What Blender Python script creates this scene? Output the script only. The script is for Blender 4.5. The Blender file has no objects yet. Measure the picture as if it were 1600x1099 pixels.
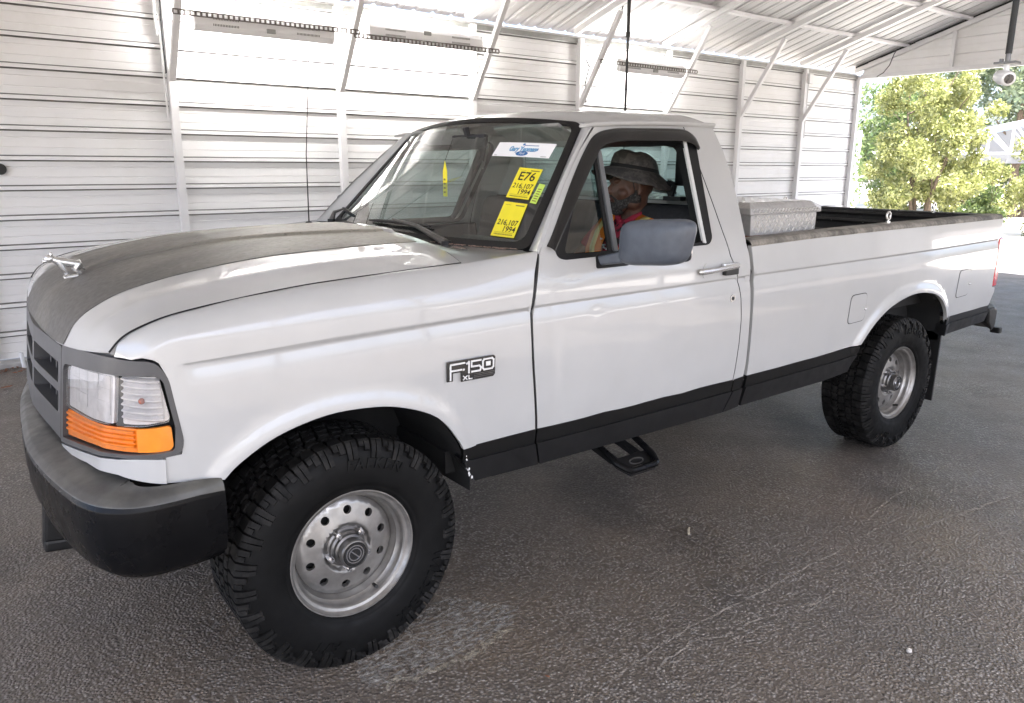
import bpy, bmesh, math, random
import numpy as np
from mathutils import Vector, Matrix
from mathutils.geometry import delaunay_2d_cdt

SC = bpy.context.scene
COL = SC.collection
R = math.radians
random.seed(7)
rng = np.random.default_rng(7)

# ------------------------------------------------------------------ camera, sky, sun, exposure
cam_d = bpy.data.cameras.new('camera'); cam = bpy.data.objects.new('camera', cam_d); COL.objects.link(cam)
cam.location = (-0.9545, -3.0328, 1.5744)
cam.rotation_euler = (1.3351, -0.0049, -0.6447)
cam_d.sensor_fit = 'HORIZONTAL'; cam_d.sensor_width = 36.0; cam_d.lens = 1213.278 / 1600 * 36
cam_d.clip_start = 0.05; cam_d.clip_end = 600
SC.camera = cam
world = bpy.data.worlds.new('World'); SC.world = world; world.use_nodes = True
wn = world.node_tree; bg = wn.nodes['Background']
sky = wn.nodes.new('ShaderNodeTexSky'); sky.sky_type = 'NISHITA'; sky.sun_disc = False
SUN_EL, SUN_ROT = R(62), R(198)
sky.sun_elevation = SUN_EL; sky.sun_rotation = SUN_ROT; sky.air_density = .7; sky.dust_density = 5.0; sky.ozone_density = 1.0
wn.links.new(sky.outputs[0], bg.inputs[0]); bg.inputs[1].default_value = 0.15
sun_d = bpy.data.lights.new('sun', 'SUN'); sun = bpy.data.objects.new('sun', sun_d); COL.objects.link(sun)
sun_d.energy = 4.0; sun_d.angle = R(0.5); sun_d.color = (1, .95, .87)
sd = Vector((math.sin(SUN_ROT) * math.cos(SUN_EL), math.cos(SUN_ROT) * math.cos(SUN_EL), math.sin(SUN_EL)))
sun.rotation_euler = sd.to_track_quat('Z', 'Y').to_euler()
SC.view_settings.view_transform = 'Standard'; SC.view_settings.look = 'None'
SC.view_settings.gamma = 1.0; SC.view_settings.use_curve_mapping = False
SC.view_settings.exposure = 2.72
SC.cycles.use_denoising = True
SC.cycles.max_bounces = 10; SC.cycles.diffuse_bounces = 6; SC.cycles.glossy_bounces = 5
SC.cycles.transparent_max_bounces = 24; SC.cycles.transmission_bounces = 6
SC.cycles.sample_clamp_indirect = 8.0
SC.cycles.caustics_reflective = False; SC.cycles.caustics_refractive = False

# ------------------------------------------------------------------ materials
def nt(m): return m.node_tree.nodes, m.node_tree.links
def mat(name, col, rough=.5, metal=0., coat=0., coat_rough=.05, spec=.5, var=0., vscale=8., bump=0., bscale=40., bdetail=4., rvar=0., col2=None, mixscale=None, mixlo=.45, mixhi=.6, emit=None, estr=0., stretch=None):
    m = bpy.data.materials.new(name); m.use_nodes = True
    N, L = nt(m); b = N['Principled BSDF']
    b.inputs['Base Color'].default_value = (*col, 1); b.inputs['Roughness'].default_value = rough
    b.inputs['Metallic'].default_value = metal; b.inputs['Coat Weight'].default_value = coat
    b.inputs['Coat Roughness'].default_value = coat_rough; b.inputs['Specular IOR Level'].default_value = spec
    tc = N.new('ShaderNodeTexCoord'); src = tc.outputs['Object']
    if stretch:
        mp = N.new('ShaderNodeMapping'); mp.inputs['Scale'].default_value = stretch; L.new(src, mp.inputs['Vector']); src = mp.outputs[0]
    base = None
    if col2 is not None:
        n = N.new('ShaderNodeTexNoise'); n.inputs['Scale'].default_value = mixscale or 5; n.inputs['Detail'].default_value = 8; n.inputs['Roughness'].default_value = .65
        L.new(src, n.inputs['Vector'])
        r = N.new('ShaderNodeMapRange'); r.inputs['From Min'].default_value = mixlo; r.inputs['From Max'].default_value = mixhi
        L.new(n.outputs['Fac'], r.inputs['Value'])
        mx = N.new('ShaderNodeMix'); mx.data_type = 'RGBA'
        mx.inputs[6].default_value = (*col, 1); mx.inputs[7].default_value = (*col2, 1)
        L.new(r.outputs[0], mx.inputs[0]); base = mx.outputs[2]
    if var > 0:
        n = N.new('ShaderNodeTexNoise'); n.inputs['Scale'].default_value = vscale; n.inputs['Detail'].default_value = 6
        L.new(src, n.inputs['Vector'])
        r = N.new('ShaderNodeMapRange'); r.inputs['From Min'].default_value = .3; r.inputs['From Max'].default_value = .7
        r.inputs['To Min'].default_value = 1 - var; r.inputs['To Max'].default_value = 1 + var
        L.new(n.outputs['Fac'], r.inputs['Value'])
        v = N.new('ShaderNodeVectorMath'); v.operation = 'MULTIPLY'
        if base: L.new(base, v.inputs[0])
        else: v.inputs[0].default_value = col
        L.new(r.outputs[0], v.inputs[1]); base = v.outputs[0]
    if base: L.new(base, b.inputs['Base Color'])
    if rvar > 0:
        n = N.new('ShaderNodeTexNoise'); n.inputs['Scale'].default_value = vscale * 1.7; n.inputs['Detail'].default_value = 5
        L.new(src, n.inputs['Vector'])
        r = N.new('ShaderNodeMapRange'); r.inputs['From Min'].default_value = .3; r.inputs['From Max'].default_value = .7
        r.inputs['To Min'].default_value = max(0, rough - rvar); r.inputs['To Max'].default_value = min(1, rough + rvar)
        L.new(n.outputs['Fac'], r.inputs['Value']); L.new(r.outputs[0], b.inputs['Roughness'])
    if bump > 0:
        n = N.new('ShaderNodeTexNoise'); n.inputs['Scale'].default_value = bscale; n.inputs['Detail'].default_value = bdetail
        L.new(src, n.inputs['Vector'])
        bp = N.new('ShaderNodeBump'); bp.inputs['Strength'].default_value = min(1, bump * 2); bp.inputs['Distance'].default_value = bump * .01
        L.new(n.outputs['Fac'], bp.inputs['Height']); L.new(bp.outputs[0], b.inputs['Normal'])
        if coat > .9: L.new(bp.outputs[0], b.inputs['Coat Normal'])
    if emit:
        b.inputs['Emission Color'].default_value = (*emit, 1); b.inputs['Emission Strength'].default_value = estr
    return m
def glass(name, tint, refl=1.0, rough=0.0, haze=0.0, f0=.075):
    m = bpy.data.materials.new(name); m.use_nodes = True
    N, L = nt(m); N.clear()
    o = N.new('ShaderNodeOutputMaterial'); t = N.new('ShaderNodeBsdfTransparent'); t.inputs[0].default_value = (*tint, 1)
    g = N.new('ShaderNodeBsdfGlossy'); g.inputs['Roughness'].default_value = rough; g.inputs[0].default_value = (refl, refl, refl, 1)
    lw = N.new('ShaderNodeLayerWeight'); lw.inputs[0].default_value = .5
    pw = N.new('ShaderNodeMath'); pw.operation = 'POWER'; pw.inputs[1].default_value = 4.2; L.new(lw.outputs['Facing'], pw.inputs[0])
    f = N.new('ShaderNodeMapRange'); f.inputs['To Min'].default_value = f0; f.inputs['To Max'].default_value = 1.0; L.new(pw.outputs[0], f.inputs['Value'])
    base = t.outputs[0]
    if haze:
        d = N.new('ShaderNodeBsdfDiffuse'); d.inputs[0].default_value = (.6, .6, .58, 1)
        mh = N.new('ShaderNodeMixShader'); mh.inputs[0].default_value = haze; L.new(t.outputs[0], mh.inputs[1]); L.new(d.outputs[0], mh.inputs[2]); base = mh.outputs[0]
    mx = N.new('ShaderNodeMixShader'); L.new(f.outputs[0], mx.inputs[0]); L.new(base, mx.inputs[1]); L.new(g.outputs[0], mx.inputs[2])
    L.new(mx.outputs[0], o.inputs[0]); return m
M = {}
M['paint'] = mat('white_truck_paint', (.475, .477, .470), .33, coat=1.0, coat_rough=.03, var=.03, vscale=5, bump=.014, bscale=3.4, bdetail=2)
M['trim'] = mat('textured_black_trim', (.0075, .0075, .008), .42, spec=.35, var=.2, vscale=12, bump=.10, bscale=350, rvar=.08)
M['bumper'] = mat('black_bumper_coating', (.0045, .0045, .005), .30, spec=.14, var=.25, vscale=7, rvar=.1, bump=.10, bscale=260)
M['bumperpad'] = mat('dusty_grey_bumper_pad', (.062, .061, .058), .42, var=.22, vscale=14, rvar=.1, bump=.12, bscale=220, col2=(.095, .092, .082), mixscale=4)
M['greyplastic'] = mat('grey_bezel_plastic', (.068, .068, .071), .38, var=.15, vscale=9, bump=.03, bscale=150)
M['rubber'] = mat('tyre_rubber', (.0055, .0055, .0055), .58, spec=.14, var=.25, vscale=20, bump=.05, bscale=150, rvar=.1)
M['rubberdusty'] = mat('dusty_tread_rubber', (.007, .0068, .0066), .62, spec=.16, col2=(.022, .021, .020), mixscale=16, var=.2, vscale=30, bump=.06, bscale=120)
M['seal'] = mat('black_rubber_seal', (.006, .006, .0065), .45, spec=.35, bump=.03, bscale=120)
M['smoke'] = mat('smoked_visor_plastic', (.008, .008, .009), .2, coat=.25)
M['alloy'] = mat('cast_alloy_wheel', (.32, .31, .295), .40, metal=.8, var=.16, vscale=26, rvar=.1, bump=.02, bscale=90, col2=(.26, .245, .23), mixscale=9, mixlo=.5, mixhi=.72)
M['chrome'] = mat('chrome', (.62, .62, .63), .14, metal=1, rvar=.06, vscale=20)
M['dullchrome'] = mat('tarnished_chrome', (.70, .70, .69), .26, metal=.8)
M['hubblack'] = mat('black_hub_cap', (.012, .012, .012), .25, coat=.3)
M['hubgrey'] = mat('grey_hub_metal', (.16, .155, .15), .35, metal=.8, var=.2, vscale=40)
M['dark'] = mat('dark_underbody', (.010, .010, .010), .8, var=.3, vscale=10)
M['interior'] = mat('dark_grey_interior', (.016, .016, .018), .7, var=.2, vscale=14, bump=.05, bscale=200)
M['seatcloth'] = mat('grey_seat_cloth', (.03, .03, .034), .9, var=.2, vscale=60, bump=.1, bscale=300)
M['dash'] = mat('grey_dashboard', (.05, .052, .055), .6, var=.1, vscale=30, bump=.03, bscale=250)
M['headliner'] = mat('pale_headliner', (.25, .25, .24), .9, var=.1, vscale=20)
M['belt'] = mat('grey_seat_belt', (.10, .10, .105), .7, bump=.05, bscale=300)
M['barplastic'] = mat('grey_window_bar', (.13, .135, .14), .35)
M['strip'] = mat('bright_window_channel', (.62, .63, .62), .35, coat=.3)
M['mirror'] = mat('weathered_grey_mirror_shell', (.085, .097, .118), .42, var=.12, vscale=30, rvar=.08, col2=(.10, .113, .135), mixscale=2.5, bump=.03, bscale=80)
M['mirrorglass'] = mat('mirror_glass', (.7, .7, .7), .02, metal=1)
M['windscreen'] = glass('windscreen_glass', (.66, .76, .73), 1.0, 0, .006, .12)
M['tint'] = glass('tinted_rear_glass', (.30, .43, .43), 1.0)
M['sideglass'] = glass('side_glass', (.45, .52, .51), 1.0, f0=.11)
M['clearlens'] = glass('clear_lamp_lens', (.86, .86, .86), 1.0, .02, .10)
M['amber'] = mat('amber_lens', (.78, .20, .008), .22, coat=.8, var=.12, vscale=30)
M['amberflat'] = mat('amber_reflector', (.85, .25, .01), .3, coat=.6, var=.06, vscale=30, bump=.05, bscale=400)
M['amberbulb'] = mat('amber_bulb', (.38, .10, .05), .25, coat=.6)
M['lampback'] = mat('lamp_reflector', (.78, .76, .76), .40, metal=.35, var=.14, vscale=30, bump=.10, bscale=45)
M['redlens'] = mat('red_tail_lens', (.55, .015, .015), .15, coat=1)
M['yellow'] = mat('yellow_tag_paper', (.86, .74, .03), .6, var=.03, vscale=30)
M['limepaper'] = mat('lime_inspection_sticker', (.55, .74, .12), .6)
M['paper'] = mat('white_paper', (.85, .85, .86), .6)
M['ink'] = mat('black_ink', (.012, .012, .012), .6)
M['inkgrey'] = mat('grey_ink', (.22, .19, .03), .6)
M['blueink'] = mat('blue_ink', (.03, .14, .36), .6)
M['lightblue'] = mat('light_blue_ink', (.25, .55, .75), .6)
M['whiteink'] = mat('white_lettering', (.75, .75, .74), .4, coat=.4)
M['diamond'] = mat('aluminium_tread_plate', (.46, .45, .44), .38, metal=.35, var=.10, vscale=60, rvar=.08)
M['lozenge'] = mat('polished_plate_bars', (.86, .85, .83), .3, metal=.35)
M['bedliner'] = mat('worn_black_bed_liner', (.011, .011, .011), .5, col2=(.4, .39, .37), mixscale=26, mixlo=.665, mixhi=.70, var=.3, vscale=20, bump=.1, bscale=60, stretch=(1, 1, 2.2))
M['railtop'] = mat('dusty_bed_rail_cap', (.10, .093, .082), .6, col2=(.27, .25, .215), mixscale=9, mixlo=.38, mixhi=.60, var=.25, vscale=50)
M['blacktrimflat'] = mat('black_stripe_paint', (.004, .004, .004), .38, spec=.35, bump=.04, bscale=200)
M['groove'] = mat('shaded_panel_groove', (.26, .255, .25), .8, var=.25, vscale=6)  # shade of the wall grooves put into a darker grey
M['steel'] = mat('white_painted_steel', (.72, .72, .73), .42, var=.03, vscale=4, rvar=.08)
M['wallsheet'] = mat('white_wall_sheet', (.80, .80, .805), .5, var=.02, vscale=1.4, col2=(.72, .715, .70), mixscale=1.3, mixlo=.5, mixhi=.75)
M['roofsheet'] = mat('white_roof_sheet', (.66, .66, .665), .5, var=.04, vscale=1.5, stretch=(1, .3, 1))
M['galv'] = mat('galvanised_flashing', (.30, .30, .285), .4, metal=.7, var=.15, vscale=10)
M['railsteel'] = mat('slotted_dark_rail', (.17, .155, .145), .5, metal=.5, var=.3, vscale=40)
M['lamphouse'] = mat('lamp_housing', (.82, .82, .83), .4)
M['slotgrey'] = mat('grey_ballast_cover', (.30, .30, .29), .5)
M['slot'] = mat('lamp_slot', (.12, .12, .11), .6)
M['tube'] = mat('fluorescent_tube', (.9, .9, .9), .4, emit=(1, .97, .92), estr=17)
M['black'] = mat('matt_black', (.01, .01, .01), .5)
M['cctvwhite'] = mat('white_camera_shell', (.75, .75, .76), .3, coat=.4)
M['cctvlens'] = mat('camera_lens', (.004, .004, .005), .05, coat=1)
M['cable'] = mat('dark_cable', (.03, .03, .032), .5)
M['kerb'] = mat('grey_concrete_kerb', (.30, .295, .285), .85, var=.25, vscale=8, bump=.25, bscale=40)
M['pave'] = mat('pale_concrete', (.55, .535, .50), .85, var=.12, vscale=1.2, bump=.12, bscale=40)
M['leafdry'] = mat('dry_leaf', (.22, .09, .045), .8, var=.4, vscale=30)
M['litter'] = mat('pale_leaf_litter', (.42, .30, .24), .85, var=.35, vscale=90)
M['bark'] = mat('tree_bark', (.10, .075, .055), .9, var=.3, vscale=12, bump=.4, bscale=20)
M['stone'] = mat('pale_pebble', (.45, .43, .40), .7)
M['twig'] = mat('dry_twig', (.5, .44, .33), .8)
M['truss'] = mat('white_truss_steel', (.75, .76, .78), .5)
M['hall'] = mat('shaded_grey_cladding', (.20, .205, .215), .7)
M['bluedark'] = mat('weathered_blue_metal', (.25, .35, .5), .5)
M['skin'] = mat('dark_brown_skin', (.115, .057, .038), .48, var=.22, vscale=28, bump=.06, bscale=120, spec=.4)
M['hat'] = mat('charcoal_hat_cloth', (.098, .088, .078), .9, col2=(.060, .054, .050), mixscale=22, mixlo=.47, mixhi=.53, var=.2, vscale=40, bump=.12, bscale=240)
M['hatband'] = mat('black_hat_band', (.010, .010, .010), .9, bump=.1, bscale=300)
M['beard'] = mat('greying_beard', (.03, .026, .024), .95, col2=(.11, .105, .10), mixscale=140, mixlo=.5, mixhi=.62, bump=.6, bscale=160)
M['shirt'] = mat('maroon_shirt_cloth', (.34, .02, .045), .85, col2=(.012, .010, .011), mixscale=11, mixlo=.54, mixhi=.56, bump=.08, bscale=160)
M['vest'] = mat('orange_safety_vest', (.85, .22, .01), .7, bump=.06, bscale=150)
M['vestband'] = mat('silver_yellow_vest_band', (.75, .62, .22), .5)
M['lip'] = mat('lips', (.11, .04, .035), .45)
M['eyewhite'] = mat('eye_white', (.22, .19, .17), .3, coat=.3)

def asphalt():
    m = bpy.data.materials.new('asphalt'); m.use_nodes = True
    N, L = nt(m); b = N['Principled BSDF']; tc = N.new('ShaderNodeTexCoord'); P = tc.outputs['Object']
    def noise(s, d=4, r=.5):
        n = N.new('ShaderNodeTexNoise'); n.inputs['Scale'].default_value = s; n.inputs['Detail'].default_value = d; n.inputs['Roughness'].default_value = r
        L.new(P, n.inputs['Vector']); return n.outputs['Fac']
    def rngn(v, a, c, lo, hi):
        r = N.new('ShaderNodeMapRange'); r.inputs['From Min'].default_value = a; r.inputs['From Max'].default_value = c
        r.inputs['To Min'].default_value = lo; r.inputs['To Max'].default_value = hi; L.new(v, r.inputs['Value']); return r.outputs[0]
    def mix(f, a, c):
        x = N.new('ShaderNodeMix'); x.data_type = 'RGBA'
        if isinstance(f, float): x.inputs[0].default_value = f
        else: L.new(f, x.inputs[0])
        for i, v in ((6, a), (7, c)):
            if isinstance(v, tuple): x.inputs[i].default_value = (*v, 1)
            else: L.new(v, x.inputs[i])
        return x.outputs[2]
    def vor(s, feat='F1'):
        v = N.new('ShaderNodeTexVoronoi'); v.feature = feat; v.inputs['Scale'].default_value = s; L.new(P, v.inputs['Vector']); return v
    big = noise(.55, 5, .6); mid = noise(3.2, 6, .6)
    v1 = vor(88); v2 = vor(150)
    # aggregate stones: random grey per cell
    cr = N.new('ShaderNodeSeparateColor'); L.new(v1.outputs['Color'], cr.inputs[0])
    cr2 = N.new('ShaderNodeSeparateColor'); L.new(v2.outputs['Color'], cr2.inputs[0])
    binder = mix(rngn(big, .38, .62, 0, 1), (.102, .092, .083), (.168, .132, .098))
    binder = mix(rngn(mid, .42, .7, 0, .65), binder, (.135, .115, .096))
    st = mix(rngn(cr.outputs[0], .35, 1, 0, 1), binder, (.36, .335, .305))
    stone = mix(rngn(v1.outputs['Distance'], .30, .60, 1, 0), mix(.35, binder, (.012, .011, .010)), st)
    wear = rngn(noise(1.7, 6, .65), .38, .62, .25, 1.0); stone = mix(wear, mix(.35, binder, (.10, .088, .074)), stone)
    oil = rngn(noise(.9, 4, .55), .56, .70, 0, .62); stone = mix(oil, stone, (.026, .0235, .0215))
    tiny = rngn(cr2.outputs[1], .94, .98, 0, .45)
    base = mix(tiny, stone, (.22, .19, .14))
    L.new(base, b.inputs['Base Color'])
    L.new(rngn(mid, .3, .7, .36, .54), b.inputs['Roughness'])
    b.inputs['Specular IOR Level'].default_value = .5
    ad = N.new('ShaderNodeMath'); ad.operation = 'MULTIPLY_ADD'
    L.new(rngn(v1.outputs['Distance'], .1, .65, 1, 0), ad.inputs[0]); L.new(rngn(cr.outputs[1], 0, 1, .4, 1), ad.inputs[1]); L.new(rngn(noise(50, 3), 0, 1, 0, .6), ad.inputs[2])
    bp = N.new('ShaderNodeBump'); bp.inputs['Strength'].default_value = 1.0; bp.inputs['Distance'].default_value = .0065
    L.new(ad.outputs[0], bp.inputs['Height']); L.new(bp.outputs[0], b.inputs['Normal'])
    return m
M['asphalt'] = asphalt()
def faded_sheen():  # fading plus painted lamp sheen, lighter toward the rear centre
    m = mat('faded_black_paint_with_sheen', (.1, .1, .1), .46, spec=.35, bump=.10, bscale=170, rvar=.06, vscale=30)
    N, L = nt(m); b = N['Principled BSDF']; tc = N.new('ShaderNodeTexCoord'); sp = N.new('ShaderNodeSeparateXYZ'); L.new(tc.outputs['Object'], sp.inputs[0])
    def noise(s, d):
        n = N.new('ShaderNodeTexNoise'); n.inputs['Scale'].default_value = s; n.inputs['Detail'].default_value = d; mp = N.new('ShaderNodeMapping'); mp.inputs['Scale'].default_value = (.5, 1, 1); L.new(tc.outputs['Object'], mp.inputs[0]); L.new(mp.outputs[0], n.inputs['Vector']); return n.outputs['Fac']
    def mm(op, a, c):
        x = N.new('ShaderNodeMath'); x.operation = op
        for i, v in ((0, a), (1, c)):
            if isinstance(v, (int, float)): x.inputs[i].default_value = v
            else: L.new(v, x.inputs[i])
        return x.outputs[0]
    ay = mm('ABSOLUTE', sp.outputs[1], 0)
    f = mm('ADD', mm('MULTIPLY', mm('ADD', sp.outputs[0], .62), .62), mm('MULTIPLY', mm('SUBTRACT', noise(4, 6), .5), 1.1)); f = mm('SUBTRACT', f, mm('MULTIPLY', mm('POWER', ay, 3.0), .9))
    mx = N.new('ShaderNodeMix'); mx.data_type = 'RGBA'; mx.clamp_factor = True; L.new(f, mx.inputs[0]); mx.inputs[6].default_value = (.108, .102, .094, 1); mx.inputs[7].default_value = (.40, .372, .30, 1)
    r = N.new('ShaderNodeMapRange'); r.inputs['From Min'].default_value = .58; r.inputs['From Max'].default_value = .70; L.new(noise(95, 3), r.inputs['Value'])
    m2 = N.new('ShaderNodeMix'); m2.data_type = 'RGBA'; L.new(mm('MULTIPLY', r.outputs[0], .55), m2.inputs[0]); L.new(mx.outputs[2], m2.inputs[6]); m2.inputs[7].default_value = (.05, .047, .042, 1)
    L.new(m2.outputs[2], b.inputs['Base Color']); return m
M['wrap'] = faded_sheen()
def patchy(name, col, scale, lo, hi, rough=.8, stretch=(1, 1, 1)):
    m = bpy.data.materials.new(name); m.use_nodes = True
    N, L = nt(m); b = N['Principled BSDF']; b.inputs['Base Color'].default_value = (*col, 1); b.inputs['Roughness'].default_value = rough
    tc = N.new('ShaderNodeTexCoord'); mp = N.new('ShaderNodeMapping'); mp.inputs['Scale'].default_value = stretch
    L.new(tc.outputs['Object'], mp.inputs[0])
    n = N.new('ShaderNodeTexNoise'); n.inputs['Scale'].default_value = scale; n.inputs['Detail'].default_value = 9; n.inputs['Roughness'].default_value = .75
    L.new(mp.outputs[0], n.inputs['Vector'])
    r = N.new('ShaderNodeMapRange'); r.inputs['From Min'].default_value = lo; r.inputs['From Max'].default_value = hi; L.new(n.outputs['Fac'], r.inputs['Value'])
    L.new(r.outputs[0], b.inputs['Alpha']); return m
M['wornwhite'] = patchy('worn_white_paint', (.40, .39, .36), 34, .46, .68, stretch=(.8, 1.6, 1))
M['wornyellow'] = patchy('worn_cream_paint', (.40, .36, .28), 40, .42, .66)
M['sand'] = patchy('sandy_crack_filling', (.30, .27, .235), 45, .39, .57)
def leafmat(name, c1, c2):
    m = bpy.data.materials.new(name); m.use_nodes = True
    N, L = nt(m); N.clear(); o = N.new('ShaderNodeOutputMaterial')
    g = N.new('ShaderNodeObjectInfo'); geo = N.new('ShaderNodeNewGeometry')
    mx = N.new('ShaderNodeMix'); mx.data_type = 'RGBA'; mx.inputs[6].default_value = (*c1, 1); mx.inputs[7].default_value = (*c2, 1)
    L.new(geo.outputs['Random Per Island'], mx.inputs[0])
    d = N.new('ShaderNodeBsdfDiffuse'); t = N.new('ShaderNodeBsdfTranslucent'); gl = N.new('ShaderNodeBsdfGlossy'); gl.inputs['Roughness'].default_value = .35
    L.new(mx.outputs[2], d.inputs[0]); L.new(mx.outputs[2], t.inputs[0])
    a = N.new('ShaderNodeMixShader'); a.inputs[0].default_value = .4; L.new(d.outputs[0], a.inputs[1]); L.new(t.outputs[0], a.inputs[2])
    b = N.new('ShaderNodeMixShader'); b.inputs[0].default_value = .06; L.new(a.outputs[0], b.inputs[1]); L.new(gl.outputs[0], b.inputs[2])
    L.new(b.outputs[0], o.inputs[0]); return m
M['leaf_yellow'] = leafmat('yellow_green_leaves', (.15, .18, .055), (.33, .34, .13))
M['leaf_green'] = leafmat('green_leaves', (.07, .12, .04), (.16, .21, .07))
M['leaf_grey'] = leafmat('grey_green_leaves', (.10, .14, .08), (.20, .24, .14))

# ------------------------------------------------------------------ object helpers
def tag(o, label=None, cat=None, group=None, kind=None):
    if label: o['label'] = label
    if cat: o['category'] = cat
    if group: o['group'] = group
    if kind: o['kind'] = kind
    return o
def empty(name, label, cat, loc=(0, 0, 0), rz=0., group=None):
    o = bpy.data.objects.new(name, None); COL.objects.link(o); o.location = loc; o.rotation_euler = (0, 0, rz); o.empty_display_size = .2
    return tag(o, label, cat, group)
def link(name, me, parent=None):
    o = bpy.data.objects.new(name, me); COL.objects.link(o)
    if parent: o.parent = parent
    return o
def mk(name, verts, faces, m, parent=None, smooth=False, normals=None, mats=None, mi=None):
    me = bpy.data.meshes.new(name); me.from_pydata([tuple(map(float, v)) for v in verts], [], [tuple(map(int, f)) for f in faces])
    for x in (mats or [m]): me.materials.append(x if not isinstance(x, str) else M[x])
    if mi is not None: me.polygons.foreach_set('material_index', np.array(mi, dtype=np.int32))
    if smooth: me.polygons.foreach_set('use_smooth', np.ones(len(me.polygons), dtype=bool))
    me.validate(); me.update()
    if normals is not None: me.normals_split_custom_set_from_vertices([tuple(map(float, n)) for n in normals])
    return link(name, me, parent)
class G:
    """collects simple solids into one mesh"""
    def __init__(s): s.v = []; s.f = []
    def add(s, v, f):
        n = len(s.v); s.v += [tuple(map(float, p)) for p in v]; s.f += [tuple(i + n for i in q) for q in f]; return s
    def box(s, c, d, rot=None, bev=0.):
        x, y, z = d[0] / 2, d[1] / 2, d[2] / 2
        if bev > 0:
            bm = bmesh.new(); bmesh.ops.create_cube(bm, size=1)
            for v in bm.verts: v.co = Vector((v.co.x * d[0], v.co.y * d[1], v.co.z * d[2]))
            bmesh.ops.bevel(bm, geom=bm.edges[:], offset=bev, segments=2, affect='EDGES', profile=.6)
            bm.verts.index_update(); p = [v.co.copy() for v in bm.verts]; f = [[v.index for v in q.verts] for q in bm.faces]; bm.free()
        else:
            p = [Vector(q) for q in ((-x, -y, -z), (x, -y, -z), (x, y, -z), (-x, y, -z), (-x, -y, z), (x, -y, z), (x, y, z), (-x, y, z))]
            f = [(0, 3, 2, 1), (4, 5, 6, 7), (0, 1, 5, 4), (1, 2, 6, 5), (2, 3, 7, 6), (3, 0, 4, 7)]
        if rot is not None: p = [rot @ q for q in p]
        return s.add([q + Vector(c) for q in p], f)
    def beam(s, a, b, w, h, up=(0, 0, 1), bev=0.):
        a, b = Vector(a), Vector(b); d = (b - a); l = d.length; d.normalize(); u = Vector(up)
        r = d.cross(u)
        if r.length < 1e-4: r = d.cross(Vector((1, 0, 0)))
        r.normalize(); u = r.cross(d)
        return s.box((a + b) / 2, (l, w, h), Matrix((d, r, u)).transposed(), bev)
    def tube(s, pts, rad, n=8, cap=True):
        pts = [Vector(p) for p in pts]; k = len(pts); rad = rad if hasattr(rad, '__len__') else [rad] * k
        v = []; prev = None
        for i, p in enumerate(pts):
            t = (pts[min(i + 1, k - 1)] - pts[max(i - 1, 0)]).normalized()
            if prev is None:
                r = t.cross(Vector((0, 0, 1)));
                if r.length < 1e-3: r = t.cross(Vector((1, 0, 0)))
            else: r = prev - t * prev.dot(t)
            r.normalize(); prev = r; q = t.cross(r)
            for j in range(n):
                a = 2 * math.pi * j / n; v.append(p + (r * math.cos(a) + q * math.sin(a)) * rad[i])
        f = [(i * n + j, i * n + (j + 1) % n, (i + 1) * n + (j + 1) % n, (i + 1) * n + j) for i in range(k - 1) for j in range(n)]
        if cap: f += [tuple(range(n))[::-1], tuple((k - 1) * n + j for j in range(n))]
        return s.add(v, f)
    def prism(s, poly, d0, d1, fn):
        """poly of (a,b); fn(a,b,d)->xyz ; solid between d0 and d1"""
        n = len(poly); v = [fn(a, b, d0) for a, b in poly] + [fn(a, b, d1) for a, b in poly]
        f = [tuple(range(n))[::-1], tuple(range(n, 2 * n))] + [(i, (i + 1) % n, n + (i + 1) % n, n + i) for i in range(n)]
        return s.add(v, f)
    def ball(s, c, r, seg=14, rings=10, sc=(1, 1, 1), rot=None):
        v = []; f = []
        for i in range(rings + 1):
            a = math.pi * i / rings
            for j in range(seg):
                b = 2 * math.pi * j / seg; p = Vector((math.sin(a) * math.cos(b) * r * sc[0], math.sin(a) * math.sin(b) * r * sc[1], math.cos(a) * r * sc[2]))
                v.append((rot @ p if rot is not None else p) + Vector(c))
        for i in range(rings):
            for j in range(seg):
                f.append((i * seg + j, (i + 1) * seg + j, (i + 1) * seg + (j + 1) % seg, i * seg + (j + 1) % seg))
        return s.add(v, f)
    def obj(s, name, m, parent=None, smooth=False, angle=None):
        o = mk(name, s.v, s.f, M[m] if isinstance(m, str) else m, parent, smooth)
        bm = bmesh.new(); bm.from_mesh(o.data); bmesh.ops.remove_doubles(bm, verts=bm.verts, dist=1e-6)
        bmesh.ops.recalc_face_normals(bm, faces=bm.faces)
        if smooth:
            lim = R(angle or 35)
            for e in bm.edges:
                if len(e.link_faces) == 2 and e.calc_face_angle(0) > lim: e.smooth = False
        bm.to_mesh(o.data); bm.free(); return o
def lathe(prof, n, axis='y', m=None, name='lathe', parent=None, smooth=True, angle=30, close=False):
    """prof: (r, h) list, revolved about the y axis through the origin"""
    v = []; k = len(prof)
    for j in range(n):
        a = 2 * math.pi * j / n
        for r, h in prof: v.append((r * math.cos(a), h, r * math.sin(a)))
    f = [(j * k + i, j * k + i + 1, ((j + 1) % n) * k + i + 1, ((j + 1) % n) * k + i) for j in range(n) for i in range(k - 1)]
    g = G(); g.add(v, f); return g
def copy_tree(o, parent=None):
    c = o.copy(); COL.objects.link(c); c.parent = parent
    for ch in list(o.children): copy_tree(ch, c)
    return c

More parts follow.
